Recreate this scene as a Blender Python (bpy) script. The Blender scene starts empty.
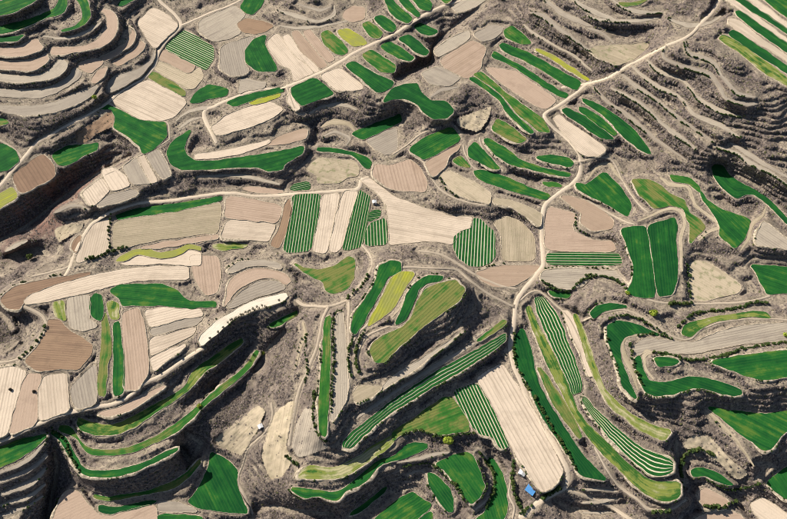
import bpy, math, random
import numpy as np
from mathutils import Vector
random.seed(7); RNG = np.random.default_rng(11)
scene = bpy.context.scene
COL = scene.collection

# ------------------------------------------------------------------ camera, sky, sun, exposure
IW, IH = 787.0, 519.0
FOC = 560.0                      # focal length in photograph pixels
PITCH = math.radians(58.0)       # camera looks this far below the horizon
CAM_Z = 290.0
cam_data = bpy.data.cameras.new('drone_camera')
cam_data.sensor_width = 36.0
cam_data.lens = 36.0 * FOC / IW
cam_data.clip_start = 1.0
cam_data.clip_end = 9000.0
cam = bpy.data.objects.new('drone_camera', cam_data)
cam.location = (0, 0, CAM_Z)
cam.rotation_euler = (math.radians(90) - PITCH, 0, 0)
COL.objects.link(cam)
scene.camera = cam

SUN_EL = math.radians(35.0)
SUN_AZ = math.radians(-55.0)     # compass angle from +Y, clockwise: the sun stands beyond the left of the picture
sun_dir = Vector((math.sin(SUN_AZ) * math.cos(SUN_EL), math.cos(SUN_AZ) * math.cos(SUN_EL), math.sin(SUN_EL)))
sl = bpy.data.lights.new('sun', 'SUN')
sl.energy = 5.0
sl.angle = math.radians(0.5)
sl.color = (1.0, 0.935, 0.82)
sun = bpy.data.objects.new('sun', sl)
sun.rotation_euler = (-sun_dir).to_track_quat('-Z', 'Y').to_euler()
COL.objects.link(sun)

world = bpy.data.worlds.new('World')
scene.world = world
world.use_nodes = True
wn = world.node_tree
for n in list(wn.nodes):
    wn.nodes.remove(n)
sky = wn.nodes.new('ShaderNodeTexSky')
sky.sky_type = 'NISHITA'
sky.sun_disc = False
sky.sun_elevation = SUN_EL
sky.sun_rotation = SUN_AZ
bgn = wn.nodes.new('ShaderNodeBackground')
bgn.inputs['Strength'].default_value = 0.055
wo = wn.nodes.new('ShaderNodeOutputWorld')
wn.links.new(sky.outputs[0], bgn.inputs[0])
wn.links.new(bgn.outputs[0], wo.inputs[0])
scene.view_settings.view_transform = 'Standard'
scene.view_settings.look = 'None'
scene.view_settings.exposure = 0.58
scene.view_settings.gamma = 1.0
scene.view_settings.use_curve_mapping = False
scene.cycles.filter_width = 1.05
scene.cycles.max_bounces = 4
scene.cycles.diffuse_bounces = 2

# ------------------------------------------------------------------ pixel -> place
SP, CP = math.sin(PITCH), math.cos(PITCH)
def place(px, py, z):
    """Points on the ground plane of height z seen at photograph pixel (px, py); arrays welcome."""
    px = np.asarray(px, float); py = np.asarray(py, float); z = np.asarray(z, float)
    cx = (px - IW / 2) / FOC; cy = -(py - IH / 2) / FOC
    dy = cy * SP + CP; dz = cy * CP - SP
    t = (z - CAM_Z) / dz
    return np.stack([cx * t, dy * t, z + 0 * t], -1)
def pixel_of(x, y, z):
    dx, dy, dz = x, y, z - CAM_Z
    depth = dy * CP - dz * SP
    up = dy * SP + dz * CP
    return dx / depth * FOC + IW / 2, IH / 2 - up / depth * FOC
# ------------------------------------------------------------------ the survey of the land
# Outlines were read off enlarged tiles of the photograph (tile = row, column; 3.93 enlarged pixels to one).
FIELDS = []; TRACKS = []; SPOTS = []
_T = [0, 0]
def tile(rc):
    _T[0] = (0, 196, 392, 587)[int(rc[1])]; _T[1] = (0, 129, 258, 387)[int(rc[0])]
def pts(s):
    return [(_T[0] + float(a.split(',')[0]) / 3.93, _T[1] + float(a.split(',')[1]) / 3.93) for a in s.split()]
def F(kind, z, s, label, row=(1, 0), pitch=None):
    FIELDS.append(dict(kind=kind, z=float(z), poly=pts(s), label=label, row=row, pitch=pitch))
def S(kind, z, a, b, label, pitch=None):           # a long strip between two edges; its rows follow the edges
    FIELDS.append(dict(kind=kind, z=float(z), a=pts(a), b=pts(b), label=label, pitch=pitch))
def R(kind, z, c, w, label, pitch=None):           # a narrow terrace of even width w along a line
    p = pts(c); a = []; b = []
    for i, (x, y) in enumerate(p):
        q0 = p[max(i - 1, 0)]; q1 = p[min(i + 1, len(p) - 1)]
        dx, dy = q1[0] - q0[0], q1[1] - q0[1]; l = math.hypot(dx, dy) or 1
        k = w / 3.93 / 2 * (0.45 if i in (0, len(p) - 1) else 0.65 + 0.6 * ((i * 7 + len(FIELDS) * 3) % 5) / 4)
        a.append((x + dy / l * k, y - dx / l * k)); b.append((x - dy / l * k, y + dx / l * k))
    FIELDS.append(dict(kind=kind, z=float(z), a=a, b=b, label=label, pitch=pitch, rib=True))
def track(s, w, name, label=None):
    TRACKS.append(dict(p=pts(s), w=w, name=name))
def spot(s, zs, r=2):                             # a line of known heights: a gully floor
    p = pts(s)
    for i in range(len(p) - 1):
        n = max(1, int(math.hypot(p[i + 1][0] - p[i][0], p[i + 1][1] - p[i][1])))
        for k in range(n + (i == len(p) - 2)):
            t = k / n; SPOTS.append((p[i][0] + (p[i + 1][0] - p[i][0]) * t, p[i][1] + (p[i + 1][1] - p[i][1]) * t, zs[i] + (zs[i + 1] - zs[i]) * t, r))

tile('00')   # ---- upper left hill
F('G', 31.5, '-20,15 60,-12 150,-8 110,20 60,45 0,62 -20,60', 'bright green crop field on the hilltop in the extreme upper left corner', (3, -1))
S('G', 29, '-15,108 60,92 130,72 200,45 225,20 232,-12', '-15,132 50,125 120,98 190,70 240,55 262,30 266,-12', 'curved bright green terrace just below the hilltop field, second from the corner')
S('G', 25, '295,-12 320,30 325,70 300,100 240,120', '335,-12 355,40 345,85 310,108 245,127', 'hook-shaped bright green terrace at the right end of the upper left hill')
F('G', 24, '-12,150 60,148 100,140 60,163 -12,163', 'thin green sliver under the second green terrace at the left edge')
S('T', 18, '-15,193 80,180 140,155 152,168', '-15,215 80,222 140,205 170,190', 'brown terrace at the left edge just under the green ones')
S('T', 19, '385,30 415,60 415,110 380,160 310,185 195,185', '440,45 460,85 455,130 420,175 330,200 205,220', 'pinkish brown curved terrace outside the hook-shaped green one')
S('T', 13, '-15,240 100,240 160,225 180,205', '-15,270 90,275 150,272 195,240', 'tan ploughed terrace with faint furrows, sixth down the upper left hill')
S('F', 8, '-15,290 90,300 180,285 230,240 240,225', '-15,315 80,325 180,315 240,290 270,260', 'pale grey dry terrace just under the tan furrowed one on the upper left hill')
S('F', 4, '-15,350 90,355 190,345 270,300 290,265', '-15,375 90,385 190,375 290,325 325,290', 'middle one of three pale grey dry terraces on the upper left hill')
S('F', 0, '-15,415 90,418 200,405 300,370 380,335', '-15,430 60,450 160,450 260,425 350,385 385,345', 'lowest and longest pale grey dry terrace of the upper left hill')
F('GY', -4, '-12,465 20,470 35,485 -12,492', 'tiny bright green patch at the left edge under the lowest grey terrace')
F('T', 13, '305,250 350,235 405,240 400,255 355,290 320,275', 'small brown patch in the middle of the upper left hill')
S('T', 14, '490,95 520,110 500,160 450,200 385,225', '525,120 530,145 520,170 470,210 420,240', 'narrow brown curved terrace on the right shoulder of the upper left hill')
S('T', 9, '550,160 520,195 480,225 440,245', '575,175 560,200 510,235 465,260', 'short pinkish terrace nearest the pale trapezoid field on the upper left hill')
S('F', 3, '610,190 590,235 540,275 470,295 425,320', '605,230 570,280 520,320 450,355 425,370', 'grey dry terrace running right along the road at the foot of the upper left hill')
F('T', 8, '355,320 385,280 425,262 405,300 375,330', 'small tilted brown terrace above the grey roadside one')
F('P', 5, '540,85 600,30 660,60 700,100 660,140 610,195 575,150', 'pale sandy trapezoid field in the fork of two roads, upper left', (1, 0.5), 3)
F('GS', 4, '645,190 720,120 770,145 840,185 835,240 810,275 770,255', 'green field with dotted pale rows beside the upper left road fork', (130, 62), 2.6)
F('T', 3, '633,203 660,197 768,258 745,290 625,230', 'narrow pinkish brown field below the dotted green one', (130, 62))
F('O', 3, '622,240 740,294 784,264 800,300 752,358 603,272', 'olive grey ploughed field between two roads, upper left', (130, 62), 3)
F('GY', 2.5, '598,280 730,357 724,380 580,306', 'narrow yellowish green strip above the beige furrowed field, upper left', (130, 62))
F('P', 2, '430,395 570,312 722,386 733,410 670,468 600,475 540,463', 'beige furrowed field beside the road above the big dark green one', (160, 75), 3)
F('G', 1, '385,430 430,414 540,472 600,480 650,481 656,537 600,587 560,607 550,572 500,532 450,500 455,460 440,430', 'big dark green field like a boot below the beige furrowed field', (2, 1))
F('B', -1, '335,500 380,470 440,437 452,465 445,495 370,535 320,570 295,550 300,520', 'brown eroded field left of the boot-like green field', (2, -1))
F('G', 9, '465,20 490,-12 545,-12 500,15 475,25', 'small green field cut by the top edge left of the pale trapezoid')
track('612,-40 620,-5 650,25 690,60 712,100 670,145 625,200 605,260 560,310 480,355 425,400 350,450 260,495 215,519 150,557 90,622 0,727 -60,780', 2.56, 'dirt_road')
track('712,100 786,68 930,10 1000,-40', 2.08, 'dirt_road')
track('425,402 530,468 600,478 655,480 665,547', 1.28, 'footpath')
tile('01')   # ---- top middle
F('G', 2, '-25,405 0,365 50,332 125,352 120,375 40,393 0,405', 'small green leaf-like field above the oval pale one', (3, -1))
F('G', 9, '175,30 200,-12 270,-2 250,35 220,58 195,50', 'dark green field at the top edge above the bare brown oval', (1, -2))
F('B', 6, '160,95 200,75 260,85 305,100 270,125 230,135 180,125', 'bare brown oval field near the top edge', (1, 0.2))
F('F', 6, '10,85 150,22 193,60 153,95 176,130 120,155 70,160 15,125', 'large greyish ploughed field at the top left of the bare brown oval', (2, -1), 3)
F('F', 4, '100,182 228,142 200,190 188,240 208,285 140,300 95,270', 'whitish grey field left of the sail-shaped green one', (1, 4), 3)
F('G', 5, '195,200 225,160 275,140 265,170 290,220 322,280 240,278 200,250', 'dark green sail-shaped field in the top middle', (1, 2))
F('P', 7, '277,167 318,132 350,172 388,222 466,285 400,313 386,318 376,270 330,255 300,215', 'widest cream fan strip, right beside the sail-shaped green field', (100, 120), 2.4)
F('P', 7.5, '337,147 360,136 400,190 486,274 470,283 392,220', 'thin cream strip, second in the fan of strips above the road', (100, 120), 2.4)
F('T', 8, '375,132 398,121 450,180 517,258 490,268 410,200', 'tan strip, third in the fan of strips above the road', (100, 120), 2.4)
F('T', 8, '420,126 450,118 490,170 545,230 520,245 460,185', 'tan strip, fourth and last in the fan, beside the yellow-edged green field', (100, 120), 2.4)
F('GY', 9, '490,132 520,122 570,165 595,200 575,215 545,210 500,165', 'green field with yellow edges beside the tan fan strips', (90, 80))
F('Y', 9.5, '555,122 600,115 660,155 672,175 620,182 580,155', 'yellowish field above the road in the top middle', (100, 50))
F('GY', 10, '650,97 680,86 735,130 715,150 690,145', 'small green field with yellow margin, right of the yellowish field above the road', (60, 50))
F('G', 11, '700,72 735,61 788,105 770,127 740,115', 'dark green field above the road, second right of the yellowish one', (70, 50))
F('G', 4, '372,345 470,305 545,370 480,390 415,415 380,380', 'dark green square field below the junction on the diagonal road', (100, -40))
F('P', 5, '487,296 565,267 668,350 560,355', 'cream triangular field below the diagonal road', (80, 70), 2.6)
F('G', 5, '585,257 620,242 700,290 775,325 765,345 715,368 640,300', 'dark green parallelogram right of the cream triangle below the diagonal road', (100, 70))
F('GY', 6, '650,220 690,199 740,230 785,260 778,284 730,285', 'green field with yellow corner, second below the diagonal road after the triangle', (90, 50))
S('G', 3, '115,403 200,375 300,351 345,346', '150,420 240,387 340,363 342,362', 'thin green wedge squeezed under the diagonal road above the pale oval')
S('Y', 2.5, '205,400 250,384 335,367', '215,410 270,402 330,382', 'yellow sliver under the green roadside wedge')
F('P', 4, '62,500 75,527 110,527 200,500 280,470 345,432 300,404 240,410 130,449', 'cream oval terrace field between scrub banks, upper middle', (3, -1), 3)
F('P', 2, '365,370 410,425 395,437 360,405', 'tiny pale triangle hanging below the road junction', (1, 1))
F('F', 3, '168,368 177,307 278,327 268,345 200,354', 'small whitish field above the diagonal road, left of its junction', (1, 0.2))
track('80,562 30,450 75,415 150,382 240,354 350,342 480,291 570,240 650,193 786,130 870,75 970,25 1060,0 1150,-30', 2.72, 'dirt_road')
track('355,345 365,370 395,440 430,450', 1.28, 'footpath')
tile('02')
F('G', 12, '-30,-12 -10,-15 20,25 80,75 60,93 20,75 -10,45', 'long green strip above the diagonal road reaching the top edge', (90, 80))
F('G', 13, '20,-12 45,-12 110,52 105,68 60,40', 'narrow green strip above the diagonal road, second from its top end', (90, 70))
F('G', 14, '70,-12 130,-12 158,18 150,40 115,35', 'green strip above the diagonal road nearest its top end', (80, 40))
F('GY', 14, '180,-12 245,-12 215,14', 'green corner of a field where the diagonal road leaves the top edge')
F('G', 7, '-43,185 -10,167 40,195 88,230 70,242 20,225 -20,205', 'green strip, third below the diagonal road', (100, 60))
F('G', 8, '25,152 65,141 110,170 145,205 130,220 80,195', 'green strip, fourth below the diagonal road', (90, 60))
F('G', 9, '85,107 115,94 185,125 150,140 110,130', 'small green strip topmost below the diagonal road', (90, 30))
F('T', 3, '188,235 310,160 370,190 350,240 345,270 300,310 210,270', 'pinkish furrowed square field beside the ravine, top right of centre', (120, -75), 3.2)
F('G', 2, '-35,405 0,350 60,330 100,330 115,370 150,400 210,400 245,435 215,465 165,470 125,440 100,410 50,387 0,392', 'dark green dog-leg field below the green roadside strips', (2, 1))
F('G', 4, '300,308 330,307 388,352 428,382 470,440 560,523 540,525 450,440 420,392 370,352', 'thin dark green ribbon along the lower side of a yellowish green strip', (1, 1))
F('GY', 5.5, '320,295 350,283 400,325 450,370 520,420 590,470 622,523 575,515 485,440 436,376 395,343 340,304', 'long patchy yellowish green strip right of the pinkish square', (1, 0.8))
F('T', 8, '370,262 420,272 490,282 530,312 648,395 600,428 540,400 470,355 400,300', 'sandy tan strip with dark specks between two green strips, upper right', (120, 80))
S('G', 10, '405,200 450,232 520,268 620,335 695,375', '388,225 450,250 500,278 600,348 680,390', 'narrow green strip directly above the sandy specked strip')
S('G', 13, '435,170 500,196 560,222 640,268 745,325', '420,182 470,216 540,248 610,290 722,362', 'wide long green strip ending at the road, upper right')
F('GY', 15, '440,122 470,103 500,125 550,170 510,175 470,160 445,145', 'light green rounded field at the head of the long strips', (80, 60))
S('Y', 16, '565,193 600,204 690,254 776,314', '570,203 600,218 680,266 765,320', 'very narrow yellow-green strip above the wide long green strip')
R('F', 29, '545,50 600,70 680,130 786,205', 16, 'dry grass ledge starting under the top right ravine')
R('F', 32, '600,0 680,60 786,105', 22, 'pale dry ledge above the first one, top right ravine')
R('F', 38, '715,-10 740,20 800,50 900,90', 22, 'pale dry ledge near the top edge right of the ravine')
R('F', 19, '520,95 560,135 640,180 720,222 786,280', 10, 'thin dry ledge just above the yellow-green strip')
F('F', 12, '230,30 300,-12 380,-12 330,25 260,50', 'grey flat field right of the road at the top edge', (3, -2))
F('F', 3, '115,290 190,262 270,305 230,335 150,330', 'whitish scrubby patch left below the pinkish square field', (2, 1))
F('O', -4, '250,470 330,440 390,420 380,470 340,519 270,500', 'dry straw-coloured hollow below the round scrub pit, upper middle', (1, 0.5))
track('790,325 770,330 680,400 610,440 600,462 640,507', 2.40, 'dirt_road')
tile('03')   # ---- upper right
F('G', 59.0, '690,-12 800,-12 815,85 740,38', 'dark green field filling the extreme upper right corner', (100, 70))
S('P', 59.0, '650,-12 700,25 815,112', '622,-12 700,52 815,136', 'cream strip nearest the upper right corner')
S('G', 59.0, '585,-12 600,-8 700,55 815,138', '560,-12 600,12 700,78 815,152', 'green strip between two cream strips in the upper right corner')
S('P', 58.5, '542,-8 600,14 700,90 815,175', '550,4 600,38 700,108 815,190', 'cream strip running to the field corner on the upper right plateau')
S('G', 58.5, '582,45 610,50 700,112 815,192', '590,64 640,105 715,158 815,228', 'dark green band in the middle of the upper right plateau')
S('P', 58.0, '562,72 600,85 700,162 815,240', '560,98 620,138 690,182 815,262', 'wide cream strip below the dark green band, upper right plateau')
S('G', 58.0, '552,128 585,124 680,188 815,282', '560,142 640,195 710,243 815,310', 'bright green band below the wide cream strip, upper right plateau')
S('OG', 57.0, '515,150 545,142 640,200 815,330', '530,166 600,210 700,288 815,350', 'paler green band, lowest of the upper right plateau strips')
F('GY', 36, '120,10 180,15 240,-2 200,20 150,25', 'thin green patch by the ravine at the top right')
F('O', 28, '30,187 90,182 250,170 180,238 120,258 60,233 10,202', 'dry greenish basin field beside the dirt road, upper right', (1, 0.4))
R('F', 32, '0,62 60,80 180,82 290,72', 14, 'upper dry ledge above the greenish basin field')
R('F', 40, '90,-5 180,42 300,52', 14, 'topmost dry ledge above the greenish basin field')
R('F', 31, '0,112 60,132 105,172', 12, 'short dry ledge left of the greenish basin field')
R('F', 48, '320,75 400,100 480,90 540,50', 14, 'curved dry rim round the dark knoll at the top right')
R('F', 52, '385,160 400,210 490,240 530,300 590,365 660,382', 15, 'highest shrub-lined dry terrace on the upper right slope')
R('F', 46, '310,180 300,225 380,262 490,300 545,385 620,408 670,408', 15, 'second highest shrub-lined dry terrace on the upper right slope')
R('F', 40, '235,235 290,285 380,318 440,390 520,435 610,460', 15, 'third highest shrub-lined dry terrace on the upper right slope')
R('F', 34, '175,255 220,300 290,348 370,388 420,450 520,492 600,540', 15, 'middle shrub-lined dry terrace on the upper right slope')
R('F', 28, '130,290 210,350 290,405 340,450 420,505 500,560', 15, 'fifth highest shrub-lined dry terrace on the upper right slope')
R('F', 22.5, '95,345 180,390 240,430 290,480 350,530 430,590', 15, 'second lowest shrub-lined dry terrace on the upper right slope')
R('F', 18, '30,345 80,400 140,440 200,490 260,540 390,630', 15, 'lowest shrub-lined dry terrace, nearest the green strips on the upper right slope')
R('F', 29, '560,560 640,610 720,660 800,700', 16, 'dry terrace with shrubs at the right edge, upper of two')
R('F', 26, '500,575 580,600 660,650 740,690 800,735', 16, 'dry terrace with shrubs at the right edge, lower of two')
S('G', 10, '-75,425 20,478 75,520 110,548', '-105,437 -45,475 30,527 70,547', 'green strip next to the pinkish tilled field by the dirt road, upper right')
S('G', 12, '-30,418 0,430 60,470 118,525', '-30,440 40,490 100,532 112,532', 'narrow green strip, second from the dirt road, upper right')
S('G', 14, '-20,385 30,405 100,445 190,520 252,605', '-15,400 80,468 150,545 238,607', 'long narrow green strip just under the lowest shrubby terrace, upper right')
track('545,-30 480,60 400,140 310,180 170,255 90,300 0,330 -60,338 -100,345', 2.40, 'dirt_road')
tile('10')   # ---- left middle
F('G', -2, '-20,58 20,60 60,90 78,125 40,155 -20,178', 'dark green half-round field at the left edge inside the road bend', (2, -1))
F('G', -4, '205,105 270,65 320,68 390,55 380,85 320,110 265,145 225,140', 'dark green pond-shaped field above the red gully', (3, -1))
F('B', -3, '45,185 170,95 215,150 215,190 80,255', 'brown furrowed square field between road and red gully', (40, 62), 4)
F('Y', -4, '-20,268 0,260 50,230 70,265 0,310 -20,318', 'bright yellow field at the left edge above the gully', (2, -1), 3)
F('P', -6, '327,255 400,192 432,242 370,300 345,295', 'whitish field with dotted furrows, lower left of a pair below the gully', (30, 45), 3)
F('P', -5, '402,165 440,150 490,185 513,225 440,243 415,200', 'whitish field with broad pale ridges beside the gully', (50, 75), 4.5)
F('F', -4, '482,150 540,112 572,190 597,210 520,220', 'grey scrubby wedge between two pale fields near the gully', (1, 2))
F('P', -4, '541,110 568,108 590,160 620,205 592,210', 'narrow pale strip right of the grey wedge', (50, 95))
F('F', -3, '575,100 620,80 650,130 670,180 640,195 600,150', 'greyish field below the boot-like green field', (50, 90), 3.5)
F('F', -9, '380,290 430,260 530,240 545,255 480,285 390,305', 'grey lower ledge under the whitish gully fields', (3, -1), 3)
F('O', -10, '215,400 250,380 330,370 318,400 260,430 230,445', 'dry grassy hollow left of the pale road bend field', (2, -1))
F('B', -6, '288,442 322,412 300,488 286,470', 'narrow brown wedge left of the road bend', (1, -2))
S('G', -4, '455,338 560,312 700,292 790,280 875,265', '462,358 560,345 700,322 790,303 870,285', 'long thin green strip under the cross road, left of centre')
F('O', -4.2, '450,363 560,350 700,327 786,308 868,292 858,408 786,413 600,438 480,468 442,468', 'large greyish tan field with fine furrows below the thin green strip', (4, -0.5), 2.6)
F('P', -4.5, '370,367 425,347 430,400 430,470 370,507 300,523 300,505 340,420', 'pale pinkish field in the bend of the cross road', (1, -4), 2.6)
F('T', -5, '540,467 700,437 858,417 858,430 786,440 640,467', 'thin tan strip under the large furrowed field', (5, -1))
S('Y', -5.5, '450,519 510,482 570,472 640,487 700,472 740,457 790,464', '490,519 540,492 600,502 660,507 710,492 745,472 790,480', 'wavy yellow strip below the large furrowed field')
track('-40,30 0,45 50,75 88,118', 1.44, 'footpath')
track('255,580 285,519 315,450 355,380 430,330 540,292 680,280 786,265 900,252 1000,263 1120,260 1270,246 1400,236 1420,200 1450,190', 2.40, 'dirt_road')
track('665,40 610,75 550,105 480,150 400,188 320,255', 1.20, 'footpath')
spot('-60,500 -10,440 60,405 110,375 150,345 190,315 225,285 265,255 300,235 350,200 400,165 450,140 510,105', [-24, -24, -23, -22, -21, -20, -19, -18, -17, -15, -13, -11, -9], 1.5)
spot('30,500 90,480 150,470 190,490', [-22, -20, -19, -17], 2)
tile('11')   # ---- centre left
S('P', 2, '-5,100 100,85 200,66 285,42', '-5,120 100,110 200,90 298,52', 'sandy strip on the bank above the long green crescent')
F('T', 3, '272,65 340,27 418,2 438,7 428,38 330,63', 'brown triangular field at the right end of the sandy strip', (3, -1))
F('G', 0, '-115,95 -95,55 -20,0 -35,30 -48,75 -40,105 0,130 100,125 200,110 300,95 425,70 420,95 345,140 340,160 290,168 250,150 120,152 0,160 -60,160 -100,140', 'long dark green crescent field bent round the oval terrace', (4, -1))
S('G', -2, '478,72 560,80 620,94 670,113 692,128', '475,86 560,93 618,106 655,145 680,163', 'narrow green crescent above the dry greenish plot, centre')
F('O', -5, '450,140 480,112 560,122 618,125 643,155 638,185 590,188 560,213 480,213 473,180 432,160', 'dry greenish scrub plot above the cross road', (1, 0.3))
F('GS', -6, '370,240 380,220 445,208 448,238', 'tiny green row plot between scrub banks just above the cross road', (4, -1), 2.2)
F('T', -4, '122,267 200,272 338,302 320,368 240,360 126,350 112,340', 'tan field with wavy furrows below the cross road', (4, 0.6), 3)
F('P', -4.3, '97,425 126,355 315,372 290,428 284,442 180,430', 'whitish rectangular field under the tan wavy one', (4, 0.3), 2.4)
F('B', -5, '365,272 378,320 368,370 335,450 325,468 292,458 330,390 350,300', 'brown slanting strip left of the green row field, centre', (-1, 3))
F('GS', -5, '380,262 495,258 480,330 450,480 345,485 365,370 385,320', 'green row field shaped like a slanting rectangle, left of two cream strips', (-32, 222), 2.4)
F('P', -5, '497,260 565,256 540,350 515,488 457,480 487,330', 'cream strip left of the scrubby boundary, right beside the slanting green row field', (-32, 222), 2.8)
F('P', -5, '580,247 635,242 600,380 573,465 550,485 525,480 550,350', 'cream strip left beside the narrow green row field with the kinked top', (-45, 222), 2.8)
F('GS', -5, '640,242 685,270 670,370 650,463 577,478 602,380 637,262', 'narrow green row field with a kinked top, centre', (-45, 222), 2.2)
F('GS', -5, '690,325 725,322 720,345 677,365 675,345', 'tiny vegetable plot with green rows below the white hut', (4, -0.6), 2.0)
F('GS', -5.2, '665,402 690,372 740,350 750,380 748,455 666,460', 'small green row field with a round top corner beside the wide cream field', (5, 100), 2.6)
F('OG', -6.5, '60,460 130,447 205,456 190,466 100,476', 'dry yellowish strip below the whitish rectangle', (4, 0.3), 2)
F('T', -5.3, '2,420 50,416 63,430 20,447 2,450', 'small tan corner plot left of the dry yellowish strip', (3, -1))
F('G', -1, '610,18 650,3 700,-17 800,-57 806,-30 745,1 662,42 640,33', 'dark green wedge directly above the grey ploughed plot, upper centre', (2, -1))
F('F', -1, '667,45 750,7 790,-5 790,80 745,103 700,75', 'grey ploughed plot left of the green rectangle, upper centre', (2, -1), 3)
tile('12')   # ---- centre
F('P', -4, '-130,195 -85,195 0,264 110,307 240,347 313,347 308,385 270,400 238,453 170,440 60,445 0,455 -10,450 -8,380 -20,300 -60,250', 'wide cream furrowed field in the centre of the valley floor', (240, 45), 2.8)
F('T', -2, '-75,185 -70,142 -10,146 65,120 108,150 140,215 133,246 50,243 0,238', 'tan field with slanting pale furrows above the wide cream one', (18, 70), 4)
F('G', 2, '70,77 140,32 235,-8 272,43 130,123 77,90', 'green rectangle with a yellow tinge along its middle, upper centre', (160, -85), 3)
F('T', 1, '132,130 270,57 258,80 220,110 208,150 165,188 150,170', 'tan wedge under the green rectangle', (140, -75))
F('GY', 2, '235,125 270,105 310,150 290,150 260,140', 'small green triangle left of the leaf-shaped terraces', (1, 1))
F('G', 4, '300,77 325,52 360,87 425,160 390,155 340,125 305,110', 'leaf-shaped green terrace between two sandy paths, upper centre', (100, 100))
F('G', 5.5, '360,45 376,37 450,82 500,122 600,157 700,175 695,188 620,175 500,147 460,135 400,95', 'long curved dark green terrace above the leaf-shaped one', (3, 1.5))
S('G', 2, '350,160 450,193 540,230 627,260', '315,167 350,200 430,232 530,262 602,280', 'long dark green terrace, lowest one left of the road bend')
F('O', 0, '190,177 230,167 330,212 388,257 383,293 350,285 280,270 220,225', 'sandy dry field between a footpath and the lowest dark green terrace', (3, 2))
F('GY', 7, '395,0 410,-40 450,-20 500,15 530,45 500,55 460,40 420,20', 'patchy green field above the leaf-shaped terraces', (2, 1))
F('G', 7, '560,112 620,102 698,116 713,135 700,148 610,130', 'dark green shaded plot inside the road bend, right of centre', (3, 0.5))
F('GY', 2.5, '585,210 650,213 670,224 620,230', 'thin patchy plot above the end of the lowest dark green terrace', (3, 0.6))
F('O', -1, '395,272 450,277 560,317 588,340 578,385 540,352 470,302 400,290', 'sandy dry field along the road, right of the wide cream field', (3, 2))
F('GS', -5, '320,350 345,357 400,405 405,500 385,528 340,540 300,535 260,505 243,470 245,425 270,405 310,395', 'green row field shaped like a shield right of the wide cream field', (-5, 100), 2.6)
F('O', -4, '402,367 450,347 500,362 556,420 562,517 432,517 432,420', 'straw-coloured dotted field between shield-shaped green field and road', (5, 100), 2)
F('T', 1, '602,335 620,307 665,317 728,337 708,375 713,402 780,437 866,442 880,480 603,480', 'pinkish tan furrowed field right of the main road, centre right', (1, 0.03), 2.2)
F('T', 3, '662,264 700,264 766,287 830,322 873,365 864,390 790,400 742,370 747,328 700,298', 'pinkish tan field above the furrowed one, right of the main road', (3, 1.5))
F('GS', 0.9, '606,489 888,488 898,510 902,533 606,533', 'green row strip along the lower side of the pinkish furrowed field', (1, 0.01), 2.4)
F('P', 7, '630,-40 650,-55 740,5 786,35 841,82 800,104 775,108 735,90 690,35', 'pinkish cream tilled strip in the outer road bend, upper right', (110, 85), 2.4)
track('600,462 600,-40 640,0 690,40 735,100 740,160 720,205 650,255 610,290 595,330 590,400 595,519 590,545 560,580 510,640 490,680 480,760 465,850 480,930 510,1000 545,1080 590,1160 640,1240 685,1330 690,1380 678,1410 640,1430 580,1465 500,1530'.replace('600,462 ', ''), 2.7, 'dirt_road')
track('75,100 130,135 155,190 200,245 270,280 340,295 380,300', 1.36, 'footpath')
track('280,60 290,100 320,150 350,165', 1.28, 'footpath')
track('345,30 355,70 400,130 440,165', 1.28, 'footpath')
tile('13')   # ---- right middle
F('G', 4, '-45,212 0,222 70,167 130,230 175,300 160,345 100,307 0,257 -40,232', 'green field right of the road bend under two curling banks', (1, 1))
F('GY', 9, '170,197 245,202 280,217 330,260 380,280 400,330 440,355 465,390 430,420 402,455 405,380 380,310 330,297 265,315 215,265', 'yellowish green winding field between two pale banks, right', (1, 0.8))
F('GY', 15, '325,180 360,190 400,195 440,225 445,250 400,215 340,205', 'small patchy green tongue at the top of the winding fields, right', (1, 0.5))
F('G', 13, '445,242 470,280 520,315 640,357 635,390 610,440 580,470 520,420 525,380 480,310 450,265', 'green winding field with a dark square end, right', (1, 1))
S('G', 21, '485,145 530,145 570,190 650,238 700,268 815,380', '500,190 540,240 590,270 640,257 690,282 815,400', 'long tapering green field running off the right edge')
F('G', 2, '133,392 228,381 245,460 268,660 210,663 155,645 180,600 183,530 150,440', 'left half of the big dark green field split by a pale path', (1, 10))
F('G', 2, '236,380 342,349 355,385 345,440 355,540 350,600 335,648 277,658 256,470', 'right half of the big dark green field split by a pale path', (1, 10))
F('F', 12, '690,362 740,400 800,445 800,472 740,465 660,450', 'grey fallow field at the right edge under the tapering green one', (3, 2), 3)
track('232,378 250,470 272,662', 0.72, 'footpath')
track('-90,130 -20,125 50,110 100,125 140,200 200,290 245,330', 1.20, 'footpath')
track('0,280 70,320 140,360 190,375', 1.28, 'footpath')
tile('20')   # ---- left lower middle
F('B', -6.5, '0,162 60,112 200,82 358,57 353,68 230,98 120,142 95,172 80,200 30,200', 'brown strip above the long white furrowed strip, left', (4, -1), 3)
S('P', -6, '95,165 130,145 230,103 360,70 480,45 600,35 740,32', '105,185 180,170 300,145 420,115 540,90 650,85 745,85', 'long white furrowed strip curving across the left', 2.6)
F('P', -5.5, '470,22 500,-10 560,-16 640,5 700,-3 745,-28 790,-18 790,28 745,28 640,20 540,25', 'cream strip squeezed between the wavy yellow strip and long white strip', (4, 0.1))
F('OG', -6.5, '205,177 250,167 260,250 222,230', 'small pale yellowish plot, left of the whitish one', (1, 4))
F('F', -6.3, '265,157 350,147 353,190 350,240 383,270 330,288 275,270 263,220', 'whitish grey plot left of the dark green upright field', (1, 8), 3)
F('G', -6, '356,165 375,143 400,148 406,190 408,225 395,248 367,235 354,200', 'dark green upright oval field, left', (0, 1))
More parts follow.
